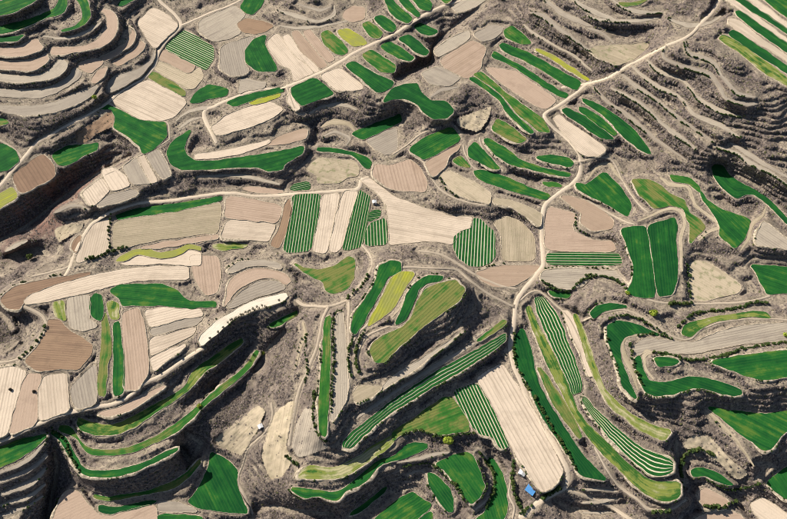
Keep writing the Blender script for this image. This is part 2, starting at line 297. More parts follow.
S('GY', -6.2, '400,222 400,300 395,400 388,470 385,540', '420,217 430,280 438,370 422,430 417,545', 'narrow yellowish green upright strip below the upright oval, left')
F('OG', -5.5, '420,177 440,170 465,182 468,238 438,240', 'pale patch at the head of the right upright green strip', (0, 1))
S('G', -6, '445,258 447,380 446,519 448,540', '470,247 478,330 488,400 486,519 472,540', 'dark green upright strip, right one of the pair on the left')
F('G', -4, '433,130 470,108 550,105 640,105 690,125 740,170 786,175 850,172 850,190 790,195 720,195 620,185 540,188 480,188 470,160', 'wide dark green field with a pointed right tail, left', (4, 0.4), 2.5)
F('T', -5, '482,217 545,197 563,250 578,330 583,450 540,517 487,517 490,400 482,300', 'tan furrowed upright field right of the green upright strips', (1, 9), 2.8)
F('P', -4.6, '567,207 640,197 786,202 800,225 690,243 587,273', 'cream furrowed field under the wide dark green one, left', (4, -1), 3)
F('F', -4.8, '590,280 700,247 800,230 770,263 602,308', 'grey strip in the middle of the cream ploughed fields, left', (4, -1.2))
F('P', -5, '590,314 770,268 760,300 640,358 590,383', 'cream furrowed strip below the grey strip, left', (4, -1.4), 3)
F('P', -5.2, '590,390 680,352 738,342 655,398 602,448', 'cream wedge at the foot of the ploughed fields beside the ridge', (4, -2), 3)
F('B', -8, '95,405 150,350 180,290 192,242 230,242 280,290 363,340 358,380 310,440 240,433 150,445', 'large bare brown field in the left', (4, 0.3), 2.4)
F('P', -9, '-18,442 60,428 103,446 85,490 50,600 30,690 -18,712', 'pale field at the left edge above the road', (1, -5), 3)
F('T', -9, '112,453 165,458 150,520 145,630 130,658 40,693 57,600 92,490', 'tan field second from the left edge above the road', (-1, 6))
F('P', -9, '176,461 263,452 268,519 272,597 152,640 153,520', 'cream field with greenish rows, third from the left edge above the road', (1, 12), 3)
F('F', -9, '286,502 378,412 383,519 377,573 303,593 280,540', 'greyish field, fourth from the left edge above the road', (1, 5), 3)
track('285,-5 265,35 200,55 120,75', 1.44, 'footpath')
track('90,185 150,215 175,240 180,275 150,330 110,370 60,400 -40,415', 1.44, 'footpath')
spot('-30,190 0,215 30,245 45,275', [-19, -18, -18, -17], 2)
spot('60,330 20,360', [-14, -14], 2)
tile('21')   # ---- lower middle left
F('GY', -1, '380,20 430,40 480,50 540,35 580,10 600,-5 622,0 622,70 600,118 545,141 512,130 502,95 450,70', 'green bowl-shaped field above the path junction, centre', (2, -1))
S('P', 5, '10,317 60,267 130,217 220,172 300,147 353,137', '20,348 80,300 150,240 240,200 320,175 360,155', 'dazzling white strip along the ridge with a row of dark trees')
S('T', -1, '115,185 130,100 180,57 260,42 340,57 378,90', '112,192 158,132 220,92 300,77 352,110', 'tan curved band round the grey knoll above the white ridge strip')
F('F', 1, '120,194 180,134 250,90 318,92 355,120 250,148 150,192', 'grey half-moon plot on the knoll above the white ridge strip', (4, -1.5), 3)
F('F', -2.5, '127,50 160,22 250,7 328,20 342,42 280,28 200,33 142,58', 'grey outer arc plot at the top of the knoll', (4, 0))
F('T', -4, '-25,-10 88,-5 96,80 80,133 40,148 5,95 -10,60', 'tan field with upright furrows right of the long white strip', (1, 8), 3)
F('GY', -8, '285,266 330,242 398,207 398,220 340,258 300,275', 'green tongue in the shade behind the white ridge strip', (2, -1))
F('G', 8, '612,290 622,220 672,160 712,90 722,30 760,16 805,16 803,58 752,70 732,120 692,190 652,268 627,298', 'long dark green curved terrace, outermost of the central mound', (-1, 2))
S('GY', 1, '505,238 500,300 497,400 488,500 483,590 486,690', '528,225 527,300 526,400 524,500 520,600 512,705', 'narrow upright green strip, pale at the top, below the path junction')
F('F', 3.5, '553,220 580,212 595,420 598,510 588,560 532,650 532,510 545,400', 'grey scrubby strip right of the narrow upright green one', (0, 1), 2)
F('O', 4, '615,535 640,500 735,505 690,545 628,568', 'straw-coloured dry corner at the foot of the central mound', (2, -1))
track('395,165 430,185 520,190 600,160 640,110 680,60 690,0 640,-70', 1.76, 'footpath')
track('520,190 500,240 480,330 440,440 400,540 365,740', 1.76, 'footpath')
track('600,170 600,300 605,420 600,520', 1.60, 'footpath')
tile('22')   # ---- lower middle right
F('Y', 10.5, '-98,268 -75,225 -30,140 0,74 40,57 90,59 60,103 15,178 -5,208 -50,240', 'bright yellow strip on the central mound', (-1, 2), 3)
F('G', 13, '15,263 30,220 60,150 90,102 130,72 203,74 188,90 140,95 100,125 80,188 50,248', 'dark green crescent between yellow strip and the mound top field', (-1, 2))
F('GY', 15.5, '-85,370 -75,340 -40,310 40,277 75,242 100,172 127,127 170,105 245,87 288,125 268,163 200,213 100,288 0,373 -30,408 -65,408', 'big green pear-shaped field on top of the central mound', (250, -220), 3)
F('T', 1, '327,60 420,32 560,30 580,36 530,83 480,108 400,113 352,85', 'bare tan triangle field above the road junction', (1, 0.02))
S('GS', -4, '447,294 330,362 200,432 80,507 0,562 -70,617 -180,707 -198,742', '447,325 390,368 270,445 150,515 60,570 -20,620 -90,680 -160,748', 'long shaded dark strip with pale rows below the central mound', 2.4)
F('GY', 2, '330,325 390,282 438,242 453,247 420,283 350,323', 'green tip of the shaded ledge beside the main road', (2, -1.5))
R('F', 1.5, '325,335 200,408 60,495 -60,575 -140,630', 16, 'thin shaded dry ledge halfway down the central mound')
S('F', 7, '-8,471 90,413 189,350 255,303', '-55,527 71,448 161,381 287,283', 'smooth shaded dry tread under the mound top field, above the thin ledge')
F('P', -3, '332,470 430,415 503,515 563,610 638,760 670,840 648,878 590,923 547,865 472,745 402,590 347,500', 'large cream bare field shaped like a plank beside the main road', (90, 160), 4)
S('OG', -1, '522,192 550,270 590,370 625,450 660,515 715,620 757,687 807,747 907,847 997,927 1077,957 1132,937', '542,187 575,265 620,350 665,440 700,520 747,627 827,707 927,807 1017,872 1132,882', 'very long olive strip sweeping down right of the main road', 2.2)
S('GY', -2, '572,432 600,500 650,600 735,713', '590,432 640,510 700,600 747,700', 'short olive strip between the roadside green strip and the very long one', 2.2)
S('GS', 2, '556,160 580,237 630,352 690,482 707,540', '590,150 640,207 675,277 693,340 718,400 743,480 750,525', 'green row strip like a blade right of the main road', 2.2)
S('P', 4, '668,207 700,290 745,390 770,470', '695,212 735,290 775,380 798,460', 'pale straw strip right of the blade-like green row strip')
F('F', -1, '592,52 700,43 880,52 915,75 903,103 860,85 790,66 750,110 700,125 640,108 585,85', 'grey furrowed plot under the green row strip, centre right', (1, 0.05), 2.4)
F('GY', -2, '610,127 640,135 703,141 690,155 640,153', 'small green patch inside the curved bank right of the main road', (3, 0.5))
track('488,120 430,110 360,80 300,50 200,-10 100,-30', 1.44, 'footpath')
track('480,190 380,140 300,80 250,45 150,40 60,35 0,55 -60,130', 1.44, 'footpath')
track('500,170 540,135 580,130 640,180 690,230 740,330 790,450', 1.12, 'footpath')
track('-10,270 60,262 100,180 130,110 200,95', 0.80, 'footpath')
tile('23')   # ---- right lower middle
F('O', 4, '402,25 430,12 470,17 560,72 608,115 590,138 450,168 412,163 407,100', 'dry greenish rounded field right of the big dark green one', (1, 0.6))
F('G', 6, '640,25 815,42 815,135 710,143 690,110 667,60', 'dark green field cut by the right edge, middle height', (3, 1))
F('G', 8, '10,217 40,187 90,180 160,191 130,197 60,207 27,240', 'small green crescent at the upper bend of the curling banks, right', (2, -1))
F('G', 6, '80,267 120,247 180,257 260,291 288,304 200,292 142,312 127,345 130,400 158,470 196,548 188,550 142,505 115,400 85,330', 'hook-shaped green terrace, outermost of the curling banks, right', (1, 1))
F('G', 9, '187,400 207,380 218,440 240,487 300,492 400,466 500,480 605,521 608,535 570,543 480,517 420,507 340,532 270,543 232,525 202,470', 'dark green L-shaped terrace below the curling bank, right', (3, 1))
F('G', 13, '262,395 300,391 363,406 340,420 280,429', 'small dark green triangle inside the innermost curling bank, right', (3, 0.5))
F('G', 12.5, '482,407 620,382 786,366 815,366 815,463 690,478 620,463 540,430', 'large dark green field behind a shrub rim, running off the right edge', (4, -0.6))
S('OG', 9, '367,290 390,262 480,237 600,217 690,212 723,233', '377,305 410,307 440,285 500,252 640,232 715,238', 'long winding green terrace with a shrub rim, right')
F('F', 11, '183,345 230,313 330,328 420,333 500,298 600,268 815,255 815,318 600,338 430,372 340,376 240,362 190,385', 'long grey fallow terrace between the winding green terraces, right', (4, -0.8), 2.4)
R('O', 8, '202,518 174,440 142,372 143,322 180,301 245,303', 15, 'outer pale bare crest of the curling banks, right of the hook-shaped terrace')
R('O', 11.5, '262,478 232,440 222,395 235,370 262,372', 18, 'inner pale bare crest round the small dark green triangle, right')
track('-60,-10 20,10 100,45 150,90 250,165 380,180 520,180 640,170 720,150', 1.28, 'footpath')
track('-20,250 60,215 150,205 230,240 320,300 400,320 460,275 560,245 700,240 800,245', 0.96, 'footpath')
tile('30')   # ---- lower left
F('G', -11, '-18,243 80,208 187,183 150,230 60,288 -18,322', 'dark green wedge at the left edge under the road', (3, -1.4))
S('T', -8, '380,103 470,77 560,32 642,-5', '420,115 520,87 600,32 650,-2', 'tan strip on the shoulder of the ridge, below left')
S('OG', -10, '310,117 370,142 450,147 550,102 640,52 720,2 770,-72 860,-135 950,-195', '300,148 340,178 420,190 520,160 640,82 750,5 790,-47 890,-117 955,-177', 'highest green terrace below the ridge road, lower left', 2.4)
S('GY', -16, '238,152 280,162 320,217 370,247 480,242 600,202 680,152 786,72 850,12 960,-78 1005,-145', '230,172 300,202 340,255 400,270 520,255 620,215 700,172 786,92 870,20 975,-68 1018,-138', 'second green terrace below the ridge road, lower left', 2.4)
S('G', -22.5, '205,168 260,202 300,272 340,322 430,327 540,307 640,262 700,237', '200,185 240,215 280,280 330,340 410,352 520,335 620,290 700,247', 'third green terrace below the ridge road, lower left')
S('GY', -29, '370,420 420,434 470,424 580,408 680,370 740,332 784,282', '370,436 420,447 500,434 600,417 690,392 745,350 790,300', 'fourth, thin shrubby green terrace below the ridge road, lower left')
S('G', -34, '390,462 460,472 560,452 620,445', '390,490 440,496 540,477 610,457', 'lowest and darkest green terrace, just above the bare tan bottom field')
F('T', -37, '205,540 240,440 270,407 308,412 338,452 388,502 430,508 520,482 612,462 616,540', 'bare tan field at the bottom edge, lower left', (2, -1))
F('F', -36.5, '622,452 700,452 760,480 778,490 622,490', 'pale strip right of the bare tan bottom field', (1, 0))
F('G', -36.6, '622,500 795,507 795,540 622,540', 'green sliver cut by the bottom edge, lower left', (1, 0))
R('F', -14, '-18,345 100,292 180,218', 16, 'highest grey dry terrace in the lower left corner')
R('F', -18, '-18,380 110,330 188,268', 20, 'second highest grey dry terrace in the lower left corner')
R('F', -22, '-18,428 110,382 185,318', 20, 'third highest grey dry terrace in the lower left corner')
R('F', -26, '-18,470 110,432 180,380', 18, 'second lowest grey dry terrace in the lower left corner')
R('F', -30, '-18,514 100,472 170,428', 16, 'lowest grey dry terrace in the lower left corner')
track('-60,240 0,213 50,193 150,145 240,107 340,85 450,65 530,20 560,-10 640,-50 740,-120 785,-150 800,-155', 2.08, 'dirt_road')
spot('215,260 225,320 215,380 200,440 190,519', [-22, -27, -32, -36, -38], 2)
tile('31')   # ---- bottom middle left
F('G', -35, '60,252 130,292 163,330 160,390 198,480 203,495 100,490 0,470 -32,450 10,400 50,320', 'large dark green field with a shaded left side at the bottom', (1, 2))
F('O', -14, '60,212 150,152 240,72 273,87 250,150 200,238 180,268 110,240', 'straw-coloured slope half in shade above the large bottom green field', (3, -2))
F('O', -6, '300,112 370,54 398,54 370,150 353,230 378,290 340,353 287,363 257,270', 'olive brown slope field right of the straw-coloured one', (1, -4))
F('F', -1.5, '430,82 458,92 478,198 525,240 405,278 373,230 402,130', 'grey scrubby slope left of the narrow upright green strip', (1, -3), 2.2)
S('OG', -9, '405,337 450,310 540,317 620,282 690,237 775,187', '402,358 470,362 560,357 640,317 720,264 775,225', 'yellow-rimmed terrace, first below the shaded row strip, bottom centre', 2.4)
S('G', -14, '380,392 450,402 540,412 600,387 660,337 720,292 786,267 835,224 905,220', '375,405 430,435 480,430 550,443 590,407 660,375 720,312 786,287 830,275 908,240', 'wavy dark green terrace, second below the shaded row strip, bottom centre')
F('G', -20, '600,505 700,432 748,390 742,410 640,495', 'narrow shaded green strip near the bottom edge, centre left', (2, -1.5))
track('350,260 400,310 385,355', 0.96, 'footpath')
track('295,60 300,120 270,180 205,240 190,290 165,370 200,440 225,500', 1.28, 'footpath')
spot('230,480 300,470 420,490 540,500', [-34, -31, -27, -25], 2)
spot('-60,240 -20,300 20,220 -40,180', [-33, -34, -28, -24], 2)
tile('32')   # ---- bottom middle right
F('GY', -8, '0,182 100,112 200,43 233,38 298,130 303,173 240,178 180,188 100,163 40,183 0,213', 'large green field with a yellow right side above the round tree', (3, -1.2), 2.6)
F('GS', -5, '243,15 335,-18 398,90 460,235 430,243 395,195 350,188 322,160 272,80', 'neat dark green row field left of the plank-shaped cream field', (100, 215), 2.2)
S('G', -3, '478,-190 475,-150 490,-90 540,5 570,80 645,200 715,300 740,350', '495,-240 515,-235 545,-150 562,-60 585,5 630,85 700,195 770,290 850,370'.replace('495,-240 ', ''), 'long green strip hugging the right side of the main road')
F('G', -13, '168,305 230,272 290,254 318,270 348,340 363,390 345,428 310,458 285,430 250,380 210,327', 'dark green fan-shaped terrace field below the round tree', (1, 1.4), 2.4)
F('G', -14, '372,277 400,282 435,340 448,400 453,490 430,530 322,530 362,497 402,420 402,360', 'curved dark green terrace left of the white hut by the cream plank field', (1, 3), 2.4)
F('G', -16, '140,337 170,347 220,392 240,440 241,488 226,490 190,455 150,390', 'thin curved green terrace left of the fan-shaped one', (1, 1.4), 2.4)
F('G', -19, '-85,535 0,460 80,410 105,432 155,460 140,482 80,535', 'dark green field at the bottom edge under the shaded banks', (3, -2), 2.2)
F('G', -20, '95,535 150,490 160,502 157,535', 'small green corner field at the bottom edge right of the dark green one', (1, -1))
track('320,175 295,130 245,30', 0.80, 'footpath')
track('325,480 395,420 400,330 350,250 330,240', 1.12, 'footpath')
track('470,345 460,420 480,470 475,519', 1.12, 'footpath')
track('685,400 786,440 860,470 1000,560', 1.60, 'footpath')
spot('640,440 700,480 760,475', [-13, -16, -17], 2)
tile('33')   # ---- lower right
S('GS', 0, '-10,37 60,112 130,172 220,242 290,267 338,290', '-20,55 40,140 120,235 200,310 270,350 333,340', 'wide green row terrace sweeping down to a round end, lower right', 2.2)
S('OG', 4, '-40,-290 -5,-200 20,-130 65,0 110,50 180,110 260,150 333,170', '-58,-285 -25,-190 0,-110 50,10 95,80 140,115 200,165 300,213', 'straw yellow strip above the wide green row terrace, lower right', 2.2)
F('G', 3, '467,77 560,92 690,107 786,97 815,97 815,150 760,190 720,243 690,248 600,180 520,117', 'large dark green field with a pointed bottom, lower right', (3, 1.5))
F('G', -8, '702,375 786,312 815,312 815,458 740,410', 'shaded dark green field at the right edge, lower right', (2, 3))
F('O', -7, '372,222 420,192 480,192 560,282 638,340 590,368 520,300 440,245 390,240', 'dry straw hollow below the pointed green field', (2, 2))
F('G', -11, '405,327 440,317 500,332 558,372 573,385 530,380 470,350 415,350', 'small green tongue in the hollow, lower right', (2, 1))
F('T', -14, '437,412 470,397 558,450 545,468 452,473', 'small bare tan field near the bottom edge, lower right', (3, 1))
F('P', -15, '642,457 690,432 800,508 800,540 690,540 652,482', 'pale bare field in the bottom right corner', (2, 1.5))
F('T', -17, '395,535 470,497 560,487 600,502 625,535', 'bare tan field cut by the bottom edge, lower right', (3, 0))
R('F', -10, '-20,402 50,402 120,412', 14, 'upper grey ledge near the bottom edge right of the track')
R('F', -13, '-20,455 60,448 120,440', 14, 'middle grey ledge near the bottom edge right of the track')
R('F', -16, '-20,495 50,492 110,492', 14, 'lower grey ledge near the bottom edge right of the track')
track('30,235 110,370 200,440 250,480 330,480 390,440', 1.28, 'footpath')
spot('352,210 356,260 362,310 375,360 385,400', [-5, -8, -11, -13, -15], 1.5)
spot('650,300 720,300 660,370', [-3, -5, -8], 2)

# ---- bare ledges, crests and pit floors between the fields
tile('01')
R('F', 10, '320,40 400,65 470,85 540,60 545,20', 14, 'grey ledge winding under the top edge, right of the bare brown oval')
R('F', 13, '400,15 480,38 530,28', 12, 'short grey ledge at the top edge above the winding one')
F('T', 10, '580,45 620,25 665,35 660,75 610,85 580,70', 'round brownish hollow under the top edge, left of the green strips', (1, 0))
R('F', 8, '330,100 420,112 540,95 640,70', 10, 'long thin grey ledge above the cream and tan fan strips')
R('F', 0, '445,445 500,418 580,412 632,432', 12, 'upper ledge of the round scrub pit, upper middle')
R('O', -4, '490,500 540,480 600,488 625,515', 18, 'straw-coloured ledge inside the round scrub pit, upper middle')
tile('02')
F('F', 6, '165,200 230,155 300,122 308,148 222,205 180,222', 'grey flat block above the pinkish furrowed square', (2, -1.2))
F('F', 8, '320,135 400,98 440,112 400,150 350,165', 'grey flat block right above the pinkish furrowed square', (2, -1))
R('F', 4, '150,385 200,352 262,345', 12, 'thin grey ledge over the dark green dog-leg field')
tile('00')
R('F', 2, '690,475 730,445 800,425 860,420', 12, 'outer grey arc left of the cream oval terrace')
R('F', 1, '700,505 745,475 800,458', 10, 'inner grey arc left of the cream oval terrace')
R('F', 22, '165,143 250,152 330,132 398,88', 10, 'thin grey ledge between the hook-shaped green and pinkish brown terraces')
tile('11')
R('F', -4, '0,190 120,183 230,193 330,217', 14, 'grey ledge in the scrub bank under the long green crescent')
F('T', -6, '178,235 210,226 340,241 343,250 250,251', 'pinkish sliver above the cross road under the scrub bank', (3, 0.3))
R('F', 0, '500,30 550,12 600,35 590,65', 12, 'small grey ledge between the pit and the dark green strip, upper centre')
track('770,100 830,62 875,25 910,8', 1.4, 'footpath')
tile('13')
R('O', 11, '285,190 325,217 390,226 412,262 432,305 495,355 520,385 472,408 442,436', 13, 'pale winding crest between the two winding green fields, right')
R('O', 15, '605,478 632,432 652,372 690,335 705,300', 13, 'pale crest along the right side of the square-ended green field')
R('O', 6, '200,362 255,340 320,312 368,322 384,372 368,440 374,560', 12, 'pale crest curling round the big split green field, right')
R('O', 7, '0,205 40,150 85,135 110,165 150,215', 11, 'pale crest curling over the green field right of the road bend')
tile('21')
track('612,470 606,400 612,340 640,290 672,262 720,200', 1.2, 'footpath')
track('640,458 634,400 645,350 682,302 760,268', 1.2, 'footpath')
spot('345,290 290,350 240,400 180,450 110,500 40,560', [-12, -15, -19, -23, -27, -30], 2)
R('O', -2, '395,420 410,350 428,300 420,250', 12, 'dry ledge beside the bare track left of the upright strip')
tile('33')
R('O', 0, '468,92 520,140 590,215 655,310', 12, 'pale dry rim under the pointed dark green field, lower right')
tile('32')
R('F', -11, '20,295 90,285 165,265 225,255', 12, 'grey ledge in the scrub bank below the round tree')
R('F', -15, '60,345 110,330 140,350', 12, 'grey ledge left of the thin curved green terrace')
tile('22')
R('O', 9.5, '-2,238 32,190 72,118 112,72', 7, 'sandy crest between the yellow strip and the dark green crescent')
tile('10')
R('F', -12, '215,330 290,300 350,315', 14, 'dry ledge on the near side of the red gully')
R('F', -10, '20,480 60,460 110,440', 12, 'broken ledge at the left end of the red gully')

tile('02')
spot('20,300 90,272 140,258 160,235 158,190 190,150 240,110 300,60 360,20', [-3, -3, -2, -1, 1, 3, 6, 9, 12], 1)

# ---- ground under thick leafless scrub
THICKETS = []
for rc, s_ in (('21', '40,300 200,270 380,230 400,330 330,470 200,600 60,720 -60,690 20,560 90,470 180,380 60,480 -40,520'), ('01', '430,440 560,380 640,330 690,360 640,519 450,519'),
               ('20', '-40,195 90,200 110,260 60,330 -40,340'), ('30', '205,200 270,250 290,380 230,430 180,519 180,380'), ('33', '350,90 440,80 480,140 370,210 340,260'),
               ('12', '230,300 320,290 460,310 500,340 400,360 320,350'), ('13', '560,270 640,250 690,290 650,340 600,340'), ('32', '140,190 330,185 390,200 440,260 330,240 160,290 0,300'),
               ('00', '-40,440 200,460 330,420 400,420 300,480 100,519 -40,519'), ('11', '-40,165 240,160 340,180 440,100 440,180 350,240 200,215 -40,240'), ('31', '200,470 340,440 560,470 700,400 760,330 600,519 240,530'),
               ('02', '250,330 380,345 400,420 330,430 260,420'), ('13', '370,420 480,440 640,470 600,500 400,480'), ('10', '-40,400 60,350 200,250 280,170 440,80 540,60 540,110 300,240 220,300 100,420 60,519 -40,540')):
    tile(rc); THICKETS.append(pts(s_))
# ------------------------------------------------------------------ small geometry tools
def cat(p, closed=False, n=4):
    """Catmull-Rom through the traced points."""
    p = [np.array(q, float) for q in p]; m = len(p); out = []
    rng = range(m) if closed else range(m - 1)
    for i in rng:
        p1, p2 = p[i], p[(i + 1) % m]
        p0 = p[i - 1] if (closed or i > 0) else 2 * p1 - p2
        p3 = p[(i + 2) % m] if (closed or i + 2 < m) else 2 * p2 - p1
        for k in range(n):
            t = k / n
            out.append(0.5 * ((2 * p1) + (p2 - p0) * t + (2 * p0 - 5 * p1 + 4 * p2 - p3) * t * t + (3 * p1 - p0 - 3 * p2 + p3) * t ** 3))
    if not closed: out.append(p[-1])
    return np.array(out)
def chaikin(p, it=2, r=0.22):
    p = np.array(p, float)
    for _ in range(it):
        q = np.roll(p, -1, 0)
        p = np.stack([p * (1 - r) + q * r, p * r + q * (1 - r)], 1).reshape(-1, 2)
    return p
def resample(p, step, closed=False, n=None):
    p = np.array(p, float)
    if closed: p = np.vstack([p, p[:1]])
    d = np.hypot(*np.diff(p, axis=0).T[:2]); s = np.concatenate([[0], np.cumsum(d)])
    k = n if n else max(4, int(s[-1] / step))
    t = np.linspace(0, s[-1], k + 1 if closed else k)
    if closed: t = t[:-1]
    return np.stack([np.interp(t, s, p[:, j]) for j in range(p.shape[1])], -1)
def area2(p):
    x, y = p[:, 0], p[:, 1]
    return 0.5 * np.sum(x * np.roll(y, -1) - y * np.roll(x, -1))
_tab = np.random.default_rng(5).random((256, 256))
def vnoise(x, y):
    xi = np.floor(x).astype(int); yi = np.floor(y).astype(int); fx = x - xi; fy = y - yi
    fx = fx * fx * (3 - 2 * fx); fy = fy * fy * (3 - 2 * fy)
    a = _tab[xi & 255, yi & 255]; b = _tab[(xi + 1) & 255, yi & 255]; c = _tab[xi & 255, (yi + 1) & 255]; d = _tab[(xi + 1) & 255, (yi + 1) & 255]
    return (a * (1 - fx) + b * fx) * (1 - fy) + (c * (1 - fx) + d * fx) * fy
def fbm(x, y, sc, octv=3):
    r = 0; amp = 1; tot = 0
    for o in range(octv):
        r = r + amp * vnoise(x / sc + 17.3 * o, y / sc + 9.1 * o); tot += amp; amp *= 0.5; sc /= 2.1
    return r / tot

# ------------------------------------------------------------------ outlines and heights of the fields
DRAPED = ('straw-coloured slope', 'olive brown slope', 'grey scrubby slope', 'dry straw hollow', 'dry grassy hollow', 'straw-coloured hollow', 'brown eroded')
for f in FIELDS:
    f['drape'] = any(d in f['label'] for d in DRAPED)
    if 'poly' in f:
        p = resample(chaikin(f['poly'], 2, 0.12), 1.8, True)
    else:
        a, b = cat(f['a'], n=6), cat(f['b'], n=6)
        n = max(8, int(max(np.hypot(*np.diff(a, axis=0).T).sum(), np.hypot(*np.diff(b, axis=0).T).sum()) / 2.2))
        a = resample(a, 0, n=n); b = resample(b, 0, n=n)
        for e, k in ((0, .32), (1, .1), (-1, .32), (-2, .1)):            # rounded strip ends
            m_ = (a[e] + b[e]) / 2; a[e] += (m_ - a[e]) * k; b[e] += (m_ - b[e]) * k
        f['ra'], f['rb'] = a, b
        p = np.vstack([a, b[::-1]])
    j = np.stack([fbm(p[:, 0] + 31, p[:, 1], 8, 3) - .5, fbm(p[:, 0], p[:, 1] + 77, 8, 3) - .5], -1) * 2.1
    if not f.get('rib'):                      # the outlines were read just inside the edges
        t_ = np.roll(p, -1, 0) - np.roll(p, 1, 0); l_ = np.hypot(*t_.T); l_[l_ == 0] = 1
        p = p + np.column_stack([t_[:, 1], -t_[:, 0]]) / l_[:, None] * (0.75 if 'poly' in f else 0.45) * (1 if area2(p) > 0 else -1)
    p = p + j
    if 'ra' in f:
        n = len(f['ra']); f['ra'] = p[:n]; f['rb'] = p[n:][::-1]
    f['out'] = p
    f['lo'], f['hi'] = p.min(0), p.max(0); f['c'] = p.mean(0)
def mpp(py):                       # metres that one pixel spans sideways at this picture height
    cy = -(py - IH / 2) / FOC
    return -CAM_Z / ((cy * CP - SP) * FOC)
pairs = []
for i, f in enumerate(FIELDS):
    for j in range(i):
        g = FIELDS[j]
        if f['drape'] or g['drape']: continue
        if np.any(f['lo'] - 22 > g['hi']) or np.any(g['lo'] - 22 > f['hi']): continue
        d = np.sqrt(((f['out'][:, None] - g['out'][None]) ** 2).sum(-1)); k = d.min()
        py = f['out'][d.argmin() // d.shape[1]][1]
        if k < 22: pairs.append((i, j, 0.12 + max(0, k - 1.5) * (1.1 + 0.55 * min(1, max(0, py / 300))) * mpp(py)))
Z = np.array([f['z'] for f in FIELDS])
for _ in range(400):
    worst = 0
    for i, j, lim in pairs:
        d = Z[i] - Z[j]
        if abs(d) > lim:
            e = (abs(d) - lim) * 0.5 * np.sign(d); Z[i] -= e; Z[j] += e; worst = max(worst, abs(e))
    if worst < 0.02: break
for f, z in zip(FIELDS, Z):
    f['z0'] = f['z']; f['z'] = float(z)

# ------------------------------------------------------------------ height field of the land, solved between the fields
MG = 64
GW, GH = int(IW) + 2 * MG, int(IH) + 2 * MG
GX, GY = np.meshgrid(np.arange(GW) - MG, np.arange(GH) - MG)
LAB = np.full((GH, GW), -1); ZF = np.zeros((GH, GW)); FIX = np.zeros((GH, GW), bool)
def raster(poly):
    lo = np.floor(poly.min(0)).astype(int) + MG; hi = np.ceil(poly.max(0)).astype(int) + MG + 1
    x0, y0 = np.maximum(lo, 0); x1, y1 = min(hi[0], GW), min(hi[1], GH)
    if x1 <= x0 or y1 <= y0: return None
    X, Y = GX[y0:y1, x0:x1], GY[y0:y1, x0:x1]; ins = np.zeros(X.shape, bool)
    for (ax, ay), (bx, by) in zip(poly, np.roll(poly, -1, 0)):
        if ay == by: continue
        c = (ay > Y) != (by > Y)
        ins ^= c & (X < (bx - ax) * (Y - ay) / (by - ay) + ax)
    return slice(y0, y1), slice(x0, x1), ins
over = []
for i, f in enumerate(FIELDS):
    r = raster(f['out'])
    if r is None: continue
    sy, sx, ins = r
    if f['drape']:
        f['ras'] = r; continue
    o = ins & (LAB[sy, sx] >= 0)
    if o.sum() > 6:
        for q in np.unique(LAB[sy, sx][o]): over.append((int((LAB[sy, sx][o] == q).sum()), round(FIELDS[q]['z'] - f['z'], 1), FIELDS[q]['label'], f['label']))
    LAB[sy, sx][ins] = i; ZF[sy, sx][ins] = f['z']; FIX[sy, sx] |= ins
for o in sorted(over, reverse=True)[:30]: print('OVERLAP', o)
def shift(a, dy, dx):
    return np.roll(np.roll(a, dy, 0), dx, 1)
for dy, dx in ((0, 1), (0, -1), (1, 0), (-1, 0)):
    s = shift(FIX, dy, dx) & ~FIX
    if dy == 0 and dx == 1: FIX0 = FIX.copy()
    s = shift(FIX0, dy, dx) & ~FIX
    ZF[s] = shift(ZF, dy, dx)[s]; FIX |= s
for x, y, z, r in SPOTS:
    m = ((GX - x) ** 2 + (GY - y) ** 2 <= r * r) & (LAB < 0)
    ZF[m] = z; FIX |= m
def solve(fix, zf, init=None):
    def relax(z, fx, zz, it):
        for _ in range(it):
            p = np.pad(z, 1, mode='edge')
            z = 0.25 * (p[:-2, 1:-1] + p[2:, 1:-1] + p[1:-1, :-2] + p[1:-1, 2:])
            z[fx] = zz[fx]
        return z
    if init is not None: return relax(init, fix, zf, 120)
    z = None
    for k in (16, 8, 4, 2, 1):
        h, w = -(-GH // k), -(-GW // k)
        P = np.zeros((h * k, w * k)); Q = np.zeros((h * k, w * k))
        P[:GH, :GW] = np.where(fix, zf, 0); Q[:GH, :GW] = fix
        s = P.reshape(h, k, w, k).sum((1, 3)); c = Q.reshape(h, k, w, k).sum((1, 3))
        fx = c > 0; zz = np.where(fx, s / np.maximum(c, 1), 0)
        if z is None: z = np.full((h, w), zz[fx].mean())
        else: z = np.repeat(np.repeat(z, 2, 0), 2, 1)[:h, :w]
        z[fx] = zz[fx]
        z = relax(z, fx, zz, {16: 800, 8: 300, 4: 200, 2: 150, 1: 120}[k])
    return z
ZG = solve(FIX, ZF)
def zat(px, py, grid=None):
    g = ZG if grid is None else grid
    x = np.clip(np.asarray(px, float) + MG, 0, GW - 1.001); y = np.clip(np.asarray(py, float) + MG, 0, GH - 1.001)
    xi = x.astype(int); yi = y.astype(int); fx = x - xi; fy = y - yi
    return (g[yi, xi] * (1 - fx) + g[yi, xi + 1] * fx) * (1 - fy) + (g[yi + 1, xi] * (1 - fx) + g[yi + 1, xi + 1] * fx) * fy
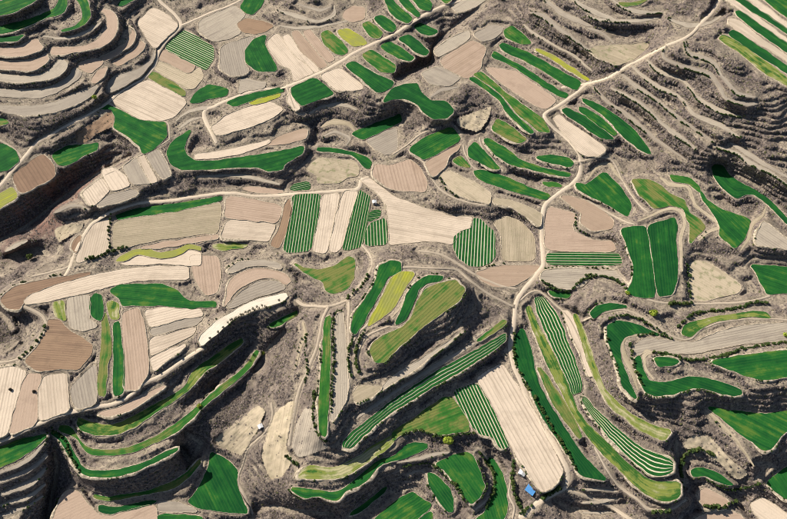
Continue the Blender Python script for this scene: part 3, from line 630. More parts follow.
# tracks: their height follows the land, evened out along the way, and the land is then cut to them
ROADMASK = np.zeros((GH, GW), bool)
for t in TRACKS:
    p = resample(cat(t['p'], n=6), 1.5)
    p = p + np.stack([fbm(p[:, 0], p[:, 1], 14, 2) - .5, fbm(p[:, 0] + 50, p[:, 1], 14, 2) - .5], -1) * 1.5
    z = zat(p[:, 0], p[:, 1]); k = 9
    zz = np.convolve(np.pad(z, k, mode='edge'), np.hanning(2 * k + 3)[1:-1] / np.hanning(2 * k + 3)[1:-1].sum(), 'valid')
    t['c'] = p; t['z'] = zz[:len(p)]
    for (x, y), h in zip(p, t['z']):
        if not (-MG < x < IW + MG and -MG < y < IH + MG): continue
        r = t['w'] / 2 / mpp(y) + 0.9; ri = int(r) + 2; xi = int(round(x)) + MG; yi = int(round(y)) + MG
        sy = slice(max(yi - ri, 0), yi + ri + 1); sx = slice(max(xi - ri, 0), xi + ri + 1)
        m = ((GX[sy, sx] - x) ** 2 + (GY[sy, sx] - y) ** 2 <= r * r)
        ROADMASK[sy, sx] |= m
        m &= (LAB[sy, sx] < 0)
        ZF[sy, sx][m] = h; FIX[sy, sx] |= m
ZG = solve(FIX, ZF, ZG)
for t in TRACKS: t['z'] = np.maximum(t['z'], 0 * t['z'] - 999); t['z'] = zat(t['c'][:, 0], t['c'][:, 1])
# distance (in pixels) from flat land
DIST = np.full((GH, GW), 14.0); cur = FIX.copy(); DIST[cur] = 0
for k in range(1, 14):
    nx = cur | shift(cur, 0, 1) | shift(cur, 0, -1) | shift(cur, 1, 0) | shift(cur, -1, 0)
    DIST[nx & ~cur] = k; cur = nx
P0 = place(GX, GY, ZG); WX, WY = P0[..., 0], P0[..., 1]
w1 = np.clip((DIST - 0.5) / 4, 0, 1); w2 = np.clip((DIST - 2.0) / 5, 0, 1)
for f in FIELDS:
    if f['drape']:
        sy, sx, ins = f['ras']; ins &= LAB[sy, sx] < 0
        w1[sy, sx][ins] *= 0.25; w2[sy, sx][ins] *= 0.0
zr = ZG + w1 * 0.9 * (fbm(WX, WY, 9, 3) - .5) * 2 + w2 * 6.0 * (fbm(WX + 200, WY, 36, 3) - .5) * 2
st = 1.8 + 0.8 * fbm(WX + 11, WY + 5, 60, 1); fr = zr / st - np.floor(zr / st)
tr = (np.floor(zr / st) + 0.08 * fr + 0.92 * np.clip((fr - 0.58) / 0.42, 0, 1)) * st       # sheep tracks and old terracing
zr = zr * (1 - 0.9 * w2) + tr * 0.9 * w2
zr += np.clip(DIST / 2, 0, 1) * 0.45 * (fbm(WX, WY + 99, 3.0, 2) - .5) * 2
ZT = zr
PT = place(GX, GY, ZT)
ar = (PT[:-1, 1:, 0] - PT[:-1, :-1, 0]) * (PT[:-1, :-1, 1] - PT[1:, :-1, 1]) - (PT[:-1, 1:, 1] - PT[:-1, :-1, 1]) * (PT[:-1, :-1, 0] - PT[1:, :-1, 0])
print('folded cells', int((ar <= 0).sum()), 'of', ar.size)

# ------------------------------------------------------------------ materials
def new_mat(name):
    m = bpy.data.materials.new(name); m.use_nodes = True
    nt = m.node_tree
    for n in list(nt.nodes): nt.nodes.remove(n)
    out = nt.nodes.new('ShaderNodeOutputMaterial'); bs = nt.nodes.new('ShaderNodeBsdfPrincipled')
    bs.inputs['Roughness'].default_value = 0.95
    bs.inputs['Specular IOR Level'].default_value = 0.12
    nt.links.new(bs.outputs[0], out.inputs[0])
    return m, nt, bs
class N:
    def __init__(s, nt): s.nt = nt
    def node(s, t, **kw):
        n = s.nt.nodes.new(t)
        for k, v in kw.items(): setattr(n, k, v)
        return n
    def put(s, sock, v):
        if isinstance(v, (int, float)): sock.default_value = v
        elif isinstance(v, tuple): sock.default_value = v if len(v) == len(sock.default_value) else (*v, 1.0)
        else: s.nt.links.new(v, sock)
    def math(s, op, a, b=None, c=None):
        n = s.node('ShaderNodeMath', operation=op)
        for i, v in enumerate((a, b, c)):
            if v is not None: s.put(n.inputs[i], v)
        return n.outputs[0]
    def noise(s, vec, scale, detail=3, rough=0.55):
        n = s.node('ShaderNodeTexNoise'); s.put(n.inputs['Vector'], vec)
        n.inputs['Scale'].default_value = scale; n.inputs['Detail'].default_value = detail; n.inputs['Roughness'].default_value = rough
        return n.outputs[0]
    def ramp(s, v, a, b):          # smooth 0..1 between a and b
        n = s.node('ShaderNodeMapRange', interpolation_type='SMOOTHSTEP')
        s.put(n.inputs[0], v); n.inputs[1].default_value = a; n.inputs[2].default_value = b
        return n.outputs[0]
    def mix(s, f, a, b):
        n = s.node('ShaderNodeMix', data_type='RGBA')
        s.put(n.inputs[0], f); s.put(n.inputs[6], a); s.put(n.inputs[7], b)
        return n.outputs[2]
    def bump(s, h, strength, dist):
        n = s.node('ShaderNodeBump'); s.put(n.inputs['Height'], h)
        n.inputs['Strength'].default_value = strength; n.inputs['Distance'].default_value = dist
        return n.outputs[0]
    def pos(s): return s.node('ShaderNodeNewGeometry').outputs['Position']
    def rand(s): return s.node('ShaderNodeObjectInfo').outputs['Random']
    def attr(s, name): return s.node('ShaderNodeAttribute', attribute_name=name)

def terrain_material():
    m, nt, bs = new_mat('loess_ground'); q = N(nt)
    a = q.attr('soil'); sep = q.node('ShaderNodeSeparateColor'); nt.links.new(a.outputs['Color'], sep.inputs[0])
    p = q.pos()
    n1 = q.noise(p, 0.75, 5, 0.7); n2 = q.noise(p, 0.09, 3); n3 = q.noise(p, 2.2, 3, 0.75); n4 = q.noise(p, 0.33, 4, 0.6)
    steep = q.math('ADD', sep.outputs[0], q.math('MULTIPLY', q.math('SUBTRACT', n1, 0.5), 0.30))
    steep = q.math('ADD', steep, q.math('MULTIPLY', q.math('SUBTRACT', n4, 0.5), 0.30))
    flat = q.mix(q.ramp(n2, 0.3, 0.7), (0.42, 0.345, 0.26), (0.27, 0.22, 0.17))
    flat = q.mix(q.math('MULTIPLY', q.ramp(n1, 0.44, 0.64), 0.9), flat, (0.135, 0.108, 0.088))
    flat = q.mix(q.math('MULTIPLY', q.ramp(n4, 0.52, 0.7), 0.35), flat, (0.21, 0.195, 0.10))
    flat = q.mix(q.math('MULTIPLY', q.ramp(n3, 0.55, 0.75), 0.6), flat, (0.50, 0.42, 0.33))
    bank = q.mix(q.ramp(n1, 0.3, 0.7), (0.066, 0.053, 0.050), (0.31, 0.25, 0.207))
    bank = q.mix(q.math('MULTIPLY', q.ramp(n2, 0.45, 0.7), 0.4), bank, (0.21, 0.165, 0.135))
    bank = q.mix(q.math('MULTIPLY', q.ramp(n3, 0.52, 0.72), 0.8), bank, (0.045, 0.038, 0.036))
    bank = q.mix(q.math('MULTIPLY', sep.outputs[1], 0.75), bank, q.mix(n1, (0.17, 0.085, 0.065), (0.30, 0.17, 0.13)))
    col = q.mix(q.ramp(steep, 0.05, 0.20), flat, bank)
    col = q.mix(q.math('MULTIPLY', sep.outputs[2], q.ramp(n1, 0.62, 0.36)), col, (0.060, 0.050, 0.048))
    nt.links.new(col, bs.inputs['Base Color'])
    h = q.math('ADD', n1, q.math('MULTIPLY', n3, 0.6))
    nt.links.new(q.bump(h, 0.8, 0.8), bs.inputs['Normal'])
    return m

# ------------------------------------------------------------------ the ground: one sheet, reaching the horizon
def mesh_from(name, v, faces=None, quads=None):
    me = bpy.data.meshes.new(name)
    if quads is not None:
        me.vertices.add(len(v)); me.vertices.foreach_set('co', np.asarray(v, np.float32).ravel())
        me.loops.add(quads.size); me.loops.foreach_set('vertex_index', quads.ravel().astype(np.int32))
        k = quads.shape[1]
        me.polygons.add(len(quads)); me.polygons.foreach_set('loop_start', np.arange(0, quads.size, k, dtype=np.int32))
        me.update(calc_edges=True); me.validate()
    else:
        me.from_pydata([tuple(map(float, q)) for q in v], [], faces); me.update()
    return me
V = PT.reshape(-1, 3); idx = np.arange(GH * GW).reshape(GH, GW)
Q = np.stack([idx[1:, :-1], idx[1:, 1:], idx[:-1, 1:], idx[:-1, :-1]], -1).reshape(-1, 4)
ring = np.concatenate([idx[0, :], idx[1:, -1], idx[-1, -2::-1], idx[-2:0:-1, 0]])
C0 = np.array([0, 200.0]); VV = [V]; QQ = [Q]; prev = ring; base = len(V); rp = V[ring]
for k, zt in ((1.12, -6), (1.5, -10), (2.6, -4), (6, 0), (14, 0)):
    nv = rp.copy(); nv[:, :2] = C0 + (rp[:, :2] - C0) * k
    b = min(1, (k - 1) * 0.9); nv[:, 2] = rp[:, 2] * (1 - b) + b * (zt + 16 * (fbm(nv[:, 0], nv[:, 1], 120, 3) - .5))
    ids = base + np.arange(len(ring)); base += len(ring)
    QQ.append(np.stack([prev, np.roll(prev, -1), np.roll(ids, -1), ids], -1)); VV.append(nv); prev = ids
V = np.vstack(VV); Q = np.vstack(QQ)
gm = mesh_from('ground', V, quads=Q)
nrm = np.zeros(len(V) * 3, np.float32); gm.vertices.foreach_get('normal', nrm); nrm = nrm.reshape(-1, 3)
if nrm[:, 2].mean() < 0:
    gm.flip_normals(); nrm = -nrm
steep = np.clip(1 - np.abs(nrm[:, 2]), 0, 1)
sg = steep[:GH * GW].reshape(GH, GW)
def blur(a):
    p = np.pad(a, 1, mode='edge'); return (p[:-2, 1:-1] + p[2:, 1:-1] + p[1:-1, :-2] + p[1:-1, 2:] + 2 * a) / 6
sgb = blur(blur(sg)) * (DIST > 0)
scrub = np.clip((DIST - 2.5) / 5, 0, 1)
for f in FIELDS:
    if f['drape']: scrub[f['ras'][0], f['ras'][1]][f['ras'][2]] = 0; sgb[f['ras'][0], f['ras'][1]][f['ras'][2]] *= 0.2
#               # wide unfarmed ground is overgrown with dry scrub
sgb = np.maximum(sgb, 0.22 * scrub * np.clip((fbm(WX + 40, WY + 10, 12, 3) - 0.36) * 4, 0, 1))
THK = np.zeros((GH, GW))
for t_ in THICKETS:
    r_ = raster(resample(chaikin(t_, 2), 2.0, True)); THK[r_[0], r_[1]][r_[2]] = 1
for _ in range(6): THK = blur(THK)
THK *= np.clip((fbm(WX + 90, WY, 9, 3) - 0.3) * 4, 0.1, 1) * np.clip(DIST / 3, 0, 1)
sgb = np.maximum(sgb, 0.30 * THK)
red = np.exp(-(((GX - 55) / 62.0) ** 2 + ((GY - 205 + 0.55 * (GX - 55)) / 26.0) ** 2)) * (ZT < -6)
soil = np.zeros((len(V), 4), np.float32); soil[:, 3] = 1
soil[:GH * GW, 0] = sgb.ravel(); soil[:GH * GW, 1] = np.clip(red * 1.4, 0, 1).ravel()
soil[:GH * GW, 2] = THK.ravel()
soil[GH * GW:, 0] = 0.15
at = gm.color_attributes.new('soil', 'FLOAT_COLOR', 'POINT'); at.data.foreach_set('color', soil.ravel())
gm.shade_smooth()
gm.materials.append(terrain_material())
ground = bpy.data.objects.new('ground', gm); ground['kind'] = 'structure'; COL.objects.link(ground)
def ground_at(px, py):
    return place(px, py, zat(px, py, ZT))
# ------------------------------------------------------------------ field materials
KINDS = {   # name, noun of the crop part, group, colours (two tones + furrow tone), thickness
 'G':  ('green_crop_plot', 'crop', 'green crop fields', (0.005, 0.058, 0.015), (0.016, 0.112, 0.020), (0.006, 0.042, 0.012), 0.35),
 'GS': ('row_crop_plot', 'soil', 'green fields sown in rows', (0.68, 0.62, 0.45), (0.50, 0.48, 0.30), (0.30, 0.30, 0.16), 0.10),
 'GY': ('patchy_crop_plot', 'crop', 'patchy green fields', (0.007, 0.070, 0.015), (0.18, 0.185, 0.055), (0.035, 0.09, 0.02), 0.28),
 'OG': ('patchy_straw_plot', 'crop', 'straw coloured fields with green rows', (0.025, 0.105, 0.018), (0.43, 0.385, 0.215), (0.12, 0.16, 0.04), 0.25),
 'Y':  ('yellow_crop_plot', 'crop', 'yellow fields', (0.36, 0.36, 0.035), (0.27, 0.27, 0.075), (0.16, 0.19, 0.03), 0.30),
 'P':  ('pale_tilled_plot', 'soil', 'pale tilled fields', (0.63, 0.515, 0.40), (0.50, 0.405, 0.31), (0.34, 0.27, 0.205), 0.12),
 'T':  ('tan_tilled_plot', 'soil', 'tan tilled fields', (0.44, 0.325, 0.245), (0.37, 0.27, 0.195), (0.265, 0.19, 0.14), 0.12),
 'B':  ('brown_plot', 'soil', 'bare brown fields', (0.30, 0.20, 0.13), (0.24, 0.155, 0.105), (0.15, 0.10, 0.07), 0.12),
 'O':  ('dry_grass_plot', 'dry_grass', 'dry grass fields', (0.49, 0.40, 0.285), (0.36, 0.295, 0.205), (0.23, 0.19, 0.13), 0.12),
 'F':  ('fallow_terrace', 'stubble', 'grey fallow terraces', (0.43, 0.365, 0.285), (0.33, 0.28, 0.225), (0.20, 0.165, 0.135), 0.12),
}
_mats = {}
def field_mat(kind, pitch, special=None):
    key = (kind, pitch, special)
    if key in _mats: return _mats[key]
    nm, part, grp, c1, c2, c3, th = KINDS[kind]
    if special == 'white': c1, c2, c3 = (0.80, 0.71, 0.58), (0.72, 0.62, 0.50), (0.5, 0.42, 0.33)
    m, nt, bs = new_mat(part + '_' + nm); q = N(nt)
    p = q.pos(); r = q.rand()
    big = q.noise(p, 0.045, 3); mid = q.noise(p, 0.30, 4, 0.6); fine = q.noise(p, 2.2, 3, 0.7)
    uv = q.node('ShaderNodeUVMap'); sx = q.node('ShaderNodeSeparateXYZ'); nt.links.new(uv.outputs[0], sx.inputs[0])
    # streaks stretched along the rows
    cb = q.node('ShaderNodeCombineXYZ'); q.put(cb.inputs[0], q.math('MULTIPLY', sx.outputs[0], 0.06)); q.put(cb.inputs[1], sx.outputs[1]); q.put(cb.inputs[2], q.math('MULTIPLY', r, 40.0))
    streak = q.noise(cb.outputs[0], 0.45, 3, 0.6)
    pt = 0.55 * pitch if pitch else (1.5 if kind in ('G', 'GY', 'Y', 'OG') else 1.5)
    ph = q.math('MULTIPLY', q.math('ADD', sx.outputs[1], q.math('MULTIPLY', q.math('SUBTRACT', mid, 0.5), 0.9)), 2 * math.pi / pt)
    wave = q.math('ADD', q.math('MULTIPLY', q.math('SINE', ph), 0.5), 0.5)
    tone = q.math('ADD', q.math('MULTIPLY', big, 0.5), q.math('ADD', q.math('MULTIPLY', streak, 0.55), q.math('MULTIPLY', q.math('SUBTRACT', r, 0.5), 0.35)))
    if kind in ('G', 'GY', 'Y', 'OG'):
        patch = q.noise(p, 0.13, 4, 0.6)
        tn = q.math('ADD', q.math('MULTIPLY', patch, 0.55), q.math('ADD', q.math('MULTIPLY', streak, 0.55), q.math('MULTIPLY', q.math('SUBTRACT', r, 0.5), 0.16)))
        if kind == 'G':
            col = q.mix(q.ramp(tn, 0.40, 0.66), c1, c2)
            col = q.mix(q.math('MULTIPLY', q.ramp(tn, 0.60, 0.74), 0.75), col, (0.11, 0.18, 0.03))
        elif kind == 'GY':
            col = q.mix(q.ramp(tn, 0.34, 0.52), c1, (0.035, 0.14, 0.022))
            col = q.mix(q.ramp(tn, 0.50, 0.66), col, c2)
        elif kind == 'OG':
            col = q.mix(q.ramp(tn, 0.48, 0.70), c1, c2)
            col = q.mix(q.math('MULTIPLY', q.ramp(tn, 0.46, 0.56), q.math('SUBTRACT', 1.0, q.ramp(tn, 0.56, 0.68))), col, (0.20, 0.23, 0.05))
        else:
            col = q.mix(q.ramp(tn, 0.40, 0.66), c1, c2)
        col = q.mix(q.math('MULTIPLY', q.ramp(wave, 0.62, 1.0), 0.40 if pitch else 0.22), col, c3 if kind != 'G' else (0.045, 0.135, 0.03))
        col = q.mix(q.math('MULTIPLY', q.ramp(fine, 0.5, 0.8), 0.45), col, c3)
    else:
        col = q.mix(q.ramp(tone, 0.38, 0.72), c1, c2)
        col = q.mix(q.math('MULTIPLY', q.ramp(q.noise(p, 0.11, 5, 0.65), 0.5, 0.7), 0.35), col, c3)
        col = q.mix(q.math('MULTIPLY', q.ramp(streak, 0.55, 0.75), 0.45), col, c3)
        amt = 0.55 if pitch else 0.2
        if kind == 'O':
            col = q.mix(q.math('MULTIPLY', q.ramp(mid, 0.5, 0.68), 0.6 if special == 'greenish' else 0.12), col, (0.13, 0.17, 0.055))
        col = q.mix(q.math('MULTIPLY', q.math('MULTIPLY', q.ramp(wave, 0.6, 1.0), q.ramp(streak, 0.25, 0.6)), amt), col, c3)
        col = q.mix(q.math('MULTIPLY', q.ramp(q.noise(p, 0.8, 1), 0.70, 0.80), 0.35), col, tuple(0.7 * c for c in c3))
        col = q.mix(q.math('MULTIPLY', q.ramp(q.math('ADD', fine, q.math('MULTIPLY', mid, 0.6)), 0.82, 1.15), 0.6), col, c3)
    nt.links.new(col, bs.inputs['Base Color'])
    h = q.math('ADD', q.math('MULTIPLY', wave, 0.12 if pitch else 0.06), q.math('ADD', q.math('MULTIPLY', fine, 0.35), q.math('MULTIPLY', mid, 0.4)))
    nt.links.new(q.bump(h, 0.6, 0.5), bs.inputs['Normal'])
    _mats[key] = m
    return m
def plain_mat(name, c1, c2, scale=1.0, rough=0.9, bump=0.4):
    m, nt, bs = new_mat(name); q = N(nt); p = q.pos()
    n = q.noise(p, scale, 4, 0.65)
    nt.links.new(q.mix(q.ramp(n, 0.3, 0.7), c1, c2), bs.inputs['Base Color'])
    bs.inputs['Roughness'].default_value = rough
    nt.links.new(q.bump(n, bump, 0.3), bs.inputs['Normal'])
    return m
M_BUND = plain_mat('earth_bund', (0.60, 0.50, 0.38), (0.20, 0.165, 0.115), 0.8, bump=0.8)
M_ROW = plain_mat('row_crop', (0.006, 0.062, 0.014), (0.020, 0.115, 0.020), 0.35)

def plate(name, outline, base_z, th, mat, parent, org, uvf):
    """A sheet of crop or soil with a real edge: outline in world metres."""
    n = len(outline)
    if area2(outline[:, :2]) < 0: outline = outline[::-1]
    top = np.column_stack([outline[:, :2] - org[:2], np.full(n, base_z + th - org[2])])
    bot = top.copy(); bot[:, 2] -= th + 0.05
    faces = [list(range(n))] + [[i, n + i, n + (i + 1) % n, (i + 1) % n] for i in range(n)]
    me = mesh_from(name, np.vstack([top, bot]), faces)
    uvl = me.uv_layers.new(name='UVMap')
    vi = np.zeros(len(me.loops), np.int32); me.loops.foreach_get('vertex_index', vi)
    co = np.vstack([top, bot])[vi]; uvl.data.foreach_set('uv', uvf(co[:, :2] + org[:2]).astype(np.float32).ravel())
    me.materials.append(mat)
    o = bpy.data.objects.new(name, me); o.parent = parent; COL.objects.link(o)
    return o
def ladder(name, A, B, base_z, th, mat, parent, org, vlo, vhi, U):
    """A strip between two edges, its rows following the curve."""
    n = len(A)
    L = A + (B - A) * vlo; H = A + (B - A) * vhi
    wid = np.hypot(*(B - A)[:, :2].T)
    v = []; uv = []; faces = []
    for i in range(n):
        for P, fr, dz in ((L, vlo, -0.05), (L, vlo, th), (H, vhi, th), (H, vhi, -0.05)):
            v.append((P[i, 0] - org[0], P[i, 1] - org[1], base_z + dz - org[2])); uv.append((U[i], (fr - .5) * max(wid.mean(), 0.5)))
    for i in range(n - 1):
        for k in range(3):
            a, b = 4 * i + k, 4 * i + k + 1
            faces.append((a, a + 4, b + 4, b))
    faces += [(0, 1, 2, 3), (4 * n - 1, 4 * n - 2, 4 * n - 3, 4 * n - 4)]
    me = mesh_from(name, v, faces)
    # wind faces upward
    k = me.polygons[1]
    if k.normal.z < 0: me.flip_normals()
    uvl = me.uv_layers.new(name='UVMap'); uv = np.array(uv, np.float32)
    vi = np.zeros(len(me.loops), np.int32); me.loops.foreach_get('vertex_index', vi)
    uvl.data.foreach_set('uv', uv[vi].ravel())
    me.materials.append(mat)
    o = bpy.data.objects.new(name, me); o.parent = parent; COL.objects.link(o)
    return o
def clip_half(poly, nrm, d):
    """Keep the part of a polygon where nrm.p >= d."""
    s = poly @ nrm - d; out = []
    for i in range(len(poly)):
        j = (i + 1) % len(poly)
        if s[i] >= 0: out.append(poly[i])
        if (s[i] >= 0) != (s[j] >= 0): out.append(poly[i] + (poly[j] - poly[i]) * s[i] / (s[i] - s[j]))
    return np.array(out)
def bund(outline, base_z, parent, org, drop):
    """The low earth bank heaped along the edge of a field."""
    p = outline[:, :2]
    if area2(p) < 0: p = p[::-1]; drop = drop[::-1]
    t = np.roll(p, -1, 0) - np.roll(p, 1, 0); l = np.hypot(*t.T); l[l == 0] = 1
    nr = np.column_stack([t[:, 1], -t[:, 0]]) / l[:, None]
    k = np.clip(2.4 * (fbm(p[:, 0], p[:, 1], 10, 3) - 0.22), 0.12, 1.3) * (0.30 + 0.75 * np.clip(drop / 2.0, 0, 1))
    n = len(p); v = []; hh = 0.15 + 0.35 * fbm(p[:, 0] + 60, p[:, 1], 5, 2)
    for off, z in ((-0.25, -0.05), (0.25 * k, hh), (0.9 * k, hh * 0.9), (1.5 * k, -0.25)):
        q = p + nr * np.reshape(off, (-1, 1)) if np.ndim(off) else p + nr * off
        zz = z if np.ndim(z) else np.full(n, z)
        v.append(np.column_stack([q - org[:2], base_z + zz - org[2]]))
    V = np.vstack(v); i = np.arange(n); j = (i + 1) % n
    qd = np.vstack([np.column_stack([r * n + i, r * n + n + i, r * n + n + j, r * n + j]) for r in range(3)])
    me = mesh_from('earth_bund', V, quads=qd); me.materials.append(M_BUND)
    if sum(f.normal.z for f in me.polygons) < 0: me.flip_normals()
    o = bpy.data.objects.new('earth_bund', me); o.parent = parent; COL.objects.link(o)

rrow = np.random.default_rng(8)
for f in FIELDS:
    kind = f['kind']; nm, part, grp, c1, c2, c3, th = KINDS[kind]; z = f['z']
    if f['drape']: z = float(zat(*f['c'], ZT))
    W = place(f['out'][:, 0], f['out'][:, 1], z); c = W.mean(0); org = np.array([c[0], c[1], z])
    root = bpy.data.objects.new(nm, None); root.location = org; root.empty_display_size = 2.0; COL.objects.link(root)
    root['label'] = f['label']; root['category'] = 'terrace' if f.get('rib') else 'field'; root['group'] = grp
    f['org'] = org; f['W'] = W
    mat = field_mat(kind, f['pitch'] if kind != 'GS' else None, 'white' if 'dazzling' in f['label'] else 'greenish' if 'greenish' in f['label'] and kind == 'O' else None)
    if f['drape']:                                             # a sloping field lies on the land as it falls
        sy, sx, ins = f['ras']; m = (ins & (LAB[sy, sx] < 0)); ids = np.full(m.shape, -1); k = 0
        cell = m[:-1, :-1] & m[1:, :-1] & m[:-1, 1:] & m[1:, 1:]
        need = np.zeros(m.shape, bool)
        for a_, b_ in ((slice(0, -1), slice(0, -1)), (slice(1, None), slice(0, -1)), (slice(0, -1), slice(1, None)), (slice(1, None), slice(1, None))): need[a_, b_] |= cell
        ids[need] = np.arange(need.sum()); Vd = PT[sy, sx][need] + (0, 0, 0.13)
        Qd = np.stack([ids[1:, :-1], ids[1:, 1:], ids[:-1, 1:], ids[:-1, :-1]], -1)[cell]
        me = mesh_from(part, Vd - org, quads=Qd); me.shade_smooth()
        if sum(g_.normal.z for g_ in me.polygons) < 0: me.flip_normals()
        cx, cy = f['c']; rx, ry = f['row']; l = math.hypot(rx, ry); d = place(cx + rx / l * 4, cy + ry / l * 4, z) - place(cx, cy, z); d = d[:2] / np.hypot(*d[:2])
        uvl = me.uv_layers.new(name='UVMap'); vi = np.zeros(len(me.loops), np.int32); me.loops.foreach_get('vertex_index', vi)
        q_ = (Vd - org)[vi][:, :2]; uvl.data.foreach_set('uv', np.column_stack([q_ @ d, q_ @ np.array([-d[1], d[0]])]).astype(np.float32).ravel())
        me.materials.append(mat); o = bpy.data.objects.new(part, me); o.parent = root; COL.objects.link(o)
        continue
    if 'ra' in f:
        A = place(f['ra'][:, 0], f['ra'][:, 1], z); B = place(f['rb'][:, 0], f['rb'][:, 1], z)
        mid = (A + B) / 2; U = np.concatenate([[0], np.cumsum(np.hypot(*np.diff(mid[:, :2], axis=0).T))])
        ladder(part, A, B, z, th, mat, root, org, 0.0, 1.0, U)
        if kind == 'GS':
            wid = np.hypot(*(B - A)[:, :2].T).mean(); k = max(3, int(round(wid / (f['pitch'] * 0.72))))
            for i in range(k):
                ladder('crop_row', A, B, z + th, 0.20, M_ROW, root, org, (i + 0.10 + 0.06 * rrow.random()) / k, (i + 0.76 + 0.08 * rrow.random()) / k, U)
    else:
        cx, cy = f['c']; rx, ry = f['row']; l = math.hypot(rx, ry)
        d = place(cx + rx / l * 4, cy + ry / l * 4, z) - place(cx, cy, z); d = d[:2] / np.hypot(*d[:2]); nv = np.array([-d[1], d[0]])
        uvf = lambda q, d=d, nv=nv, c=c: np.column_stack([(q - c[:2]) @ d, (q - c[:2]) @ nv])
        plate(part, W, z, th, mat, root, org, uvf)
        if kind == 'GS':
            s = W[:, :2] @ nv; pt = f['pitch'] * 0.75; k0 = s.min() + 0.15
            while k0 < s.max() - 0.3:
                q = clip_half(W[:, :2].copy(), nv, k0)
                if len(q) > 2: q = clip_half(q, -nv, -(k0 + pt * (0.60 + 0.12 * rrow.random())))
                if len(q) > 2 and abs(area2(q)) > 1.0:
                    plate('crop_row', np.column_stack([q, np.zeros(len(q))]), z + th, 0.20, M_ROW, root, org, uvf)
                k0 += pt
    if not f.get('rib'):
        o_ = f['out']; t = np.roll(o_, -1, 0) - np.roll(o_, 1, 0); l = np.hypot(*t.T); l[l == 0] = 1
        nv = np.column_stack([t[:, 1], -t[:, 0]]) / l[:, None] * (1 if area2(o_) > 0 else -1); far = o_ + nv * 5
        bund(W, z, root, org, z - zat(far[:, 0], far[:, 1]))

# ------------------------------------------------------------------ dirt roads and footpaths
def road_material(name, k):
    m, nt, bs = new_mat(name); q = N(nt); p = q.pos()
    uv = q.node('ShaderNodeUVMap'); sx = q.node('ShaderNodeSeparateXYZ'); nt.links.new(uv.outputs[0], sx.inputs[0])
    n = q.noise(p, 0.5, 4, 0.6); n2 = q.noise(p, 2.5, 3)
    col = q.mix(n, tuple(k * c for c in (0.64, 0.53, 0.41)), tuple(k * c for c in (0.47, 0.38, 0.285)))
    rut = q.math('ABSOLUTE', q.math('SUBTRACT', q.math('ABSOLUTE', sx.outputs[1]), 0.55))
    col = q.mix(q.math('MULTIPLY', q.ramp(rut, 0.28, 0.02), 0.35), col, tuple(k * c for c in (0.68, 0.57, 0.45)))
    col = q.mix(q.math('MULTIPLY', q.ramp(n2, 0.55, 0.8), 0.5), col, (0.33, 0.27, 0.19))
    nt.links.new(col, bs.inputs['Base Color'])
    nt.links.new(q.bump(q.math('ADD', n, n2), 0.4, 0.25), bs.inputs['Normal'])
    return m
M_ROAD = road_material('packed_loess', 1.0); M_PATH = road_material('trodden_loess', 0.74)
for t in TRACKS:
    p, z = t['c'], t['z'] + 0.09
    keep = (p[:, 0] > -MG + 2) & (p[:, 0] < IW + MG - 2) & (p[:, 1] > -MG + 2) & (p[:, 1] < IH + MG - 2)
    p, z = p[keep], z[keep]
    W = place(p[:, 0], p[:, 1], z)
    W = resample(W, 1.0)
    d = np.gradient(W[:, :2], axis=0); d /= np.hypot(*d.T)[:, None]; nv = np.column_stack([-d[:, 1], d[:, 0]])
    w = t['w'] / 2 * (0.8 + 0.45 * fbm(W[:, 0], W[:, 1], 8, 2)); n = len(W); w[[0, -1]] *= 0.4
    rows = []
    for k, dz in ((-1, -0.10), (-0.85, 0.03), (0, 0.06), (0.85, 0.03), (1, -0.10)):
        r = W.copy(); r[:, :2] += nv * (w * k)[:, None]; r[:, 2] += dz; rows.append(r)
    org = W.mean(0); V = np.vstack(rows) - org; i = np.arange(n - 1)
    qd = np.vstack([np.column_stack([r * n + i, r * n + i + 1, r * n + n + i + 1, r * n + n + i]) for r in range(4)])
    me = mesh_from(t['name'], V, quads=qd)
    if sum(f.normal.z for f in me.polygons) < 0: me.flip_normals()
    U = np.concatenate([[0], np.cumsum(np.hypot(*np.diff(W[:, :2], axis=0).T))])
    uvv = np.vstack([np.column_stack([U, k * w]) for k in (-1, -.85, 0, .85, 1)])
    uvl = me.uv_layers.new(name='UVMap'); vi = np.zeros(len(me.loops), np.int32); me.loops.foreach_get('vertex_index', vi)
    uvl.data.foreach_set('uv', uvv[vi].astype(np.float32).ravel())
    me.materials.append(M_ROAD if t['name'] == 'dirt_road' else M_PATH)
    o = bpy.data.objects.new(t['name'], me); o.location = org; o['kind'] = 'structure'; COL.objects.link(o)
# ------------------------------------------------------------------ dry scrub on the banks (too many to count)
def veg_material(name, attr=True, tones=None):
    m, nt, bs = new_mat(name); q = N(nt)
    n = q.noise(q.pos(), 1.7, 3)
    if attr:
        col = q.attr('tone').outputs['Color']
        hs = q.node('ShaderNodeHueSaturation'); nt.links.new(col, hs.inputs['Color']); q.put(hs.inputs['Value'], q.math('ADD', 0.7, q.math('MULTIPLY', n, 0.6)))
        col = hs.outputs[0]
    else:
        col = q.mix(q.ramp(n, 0.3, 0.7), tones[0], tones[1])
        col = q.mix(q.math('MULTIPLY', q.rand(), 0.6), col, tones[2])
    nt.links.new(col, bs.inputs['Base Color'])
    return m
wgt = np.clip((sgb - 0.03) / 0.15, 0.14, 1) * (DIST >= 2) * (~ROADMASK)
wgt *= np.clip((fbm(WX + 7, WY + 3, 5, 2) - 0.25) * 2.2, 0.05, 1)
wgt *= 1 + 1.6 * THK
inner = (GX > -40) & (GX < IW + 40) & (GY > -40) & (GY < IH + 40)
pr = (wgt * inner * np.clip(mpp(GY) ** 2 / 0.3, 0.6, 2.0)).ravel(); NT = 170000
sel = RNG.choice(pr.size, NT, replace=True, p=pr / pr.sum())
sx_ = GX.ravel()[sel] + RNG.random(NT) - .5; sy_ = GY.ravel()[sel] + RNG.random(NT) - .5
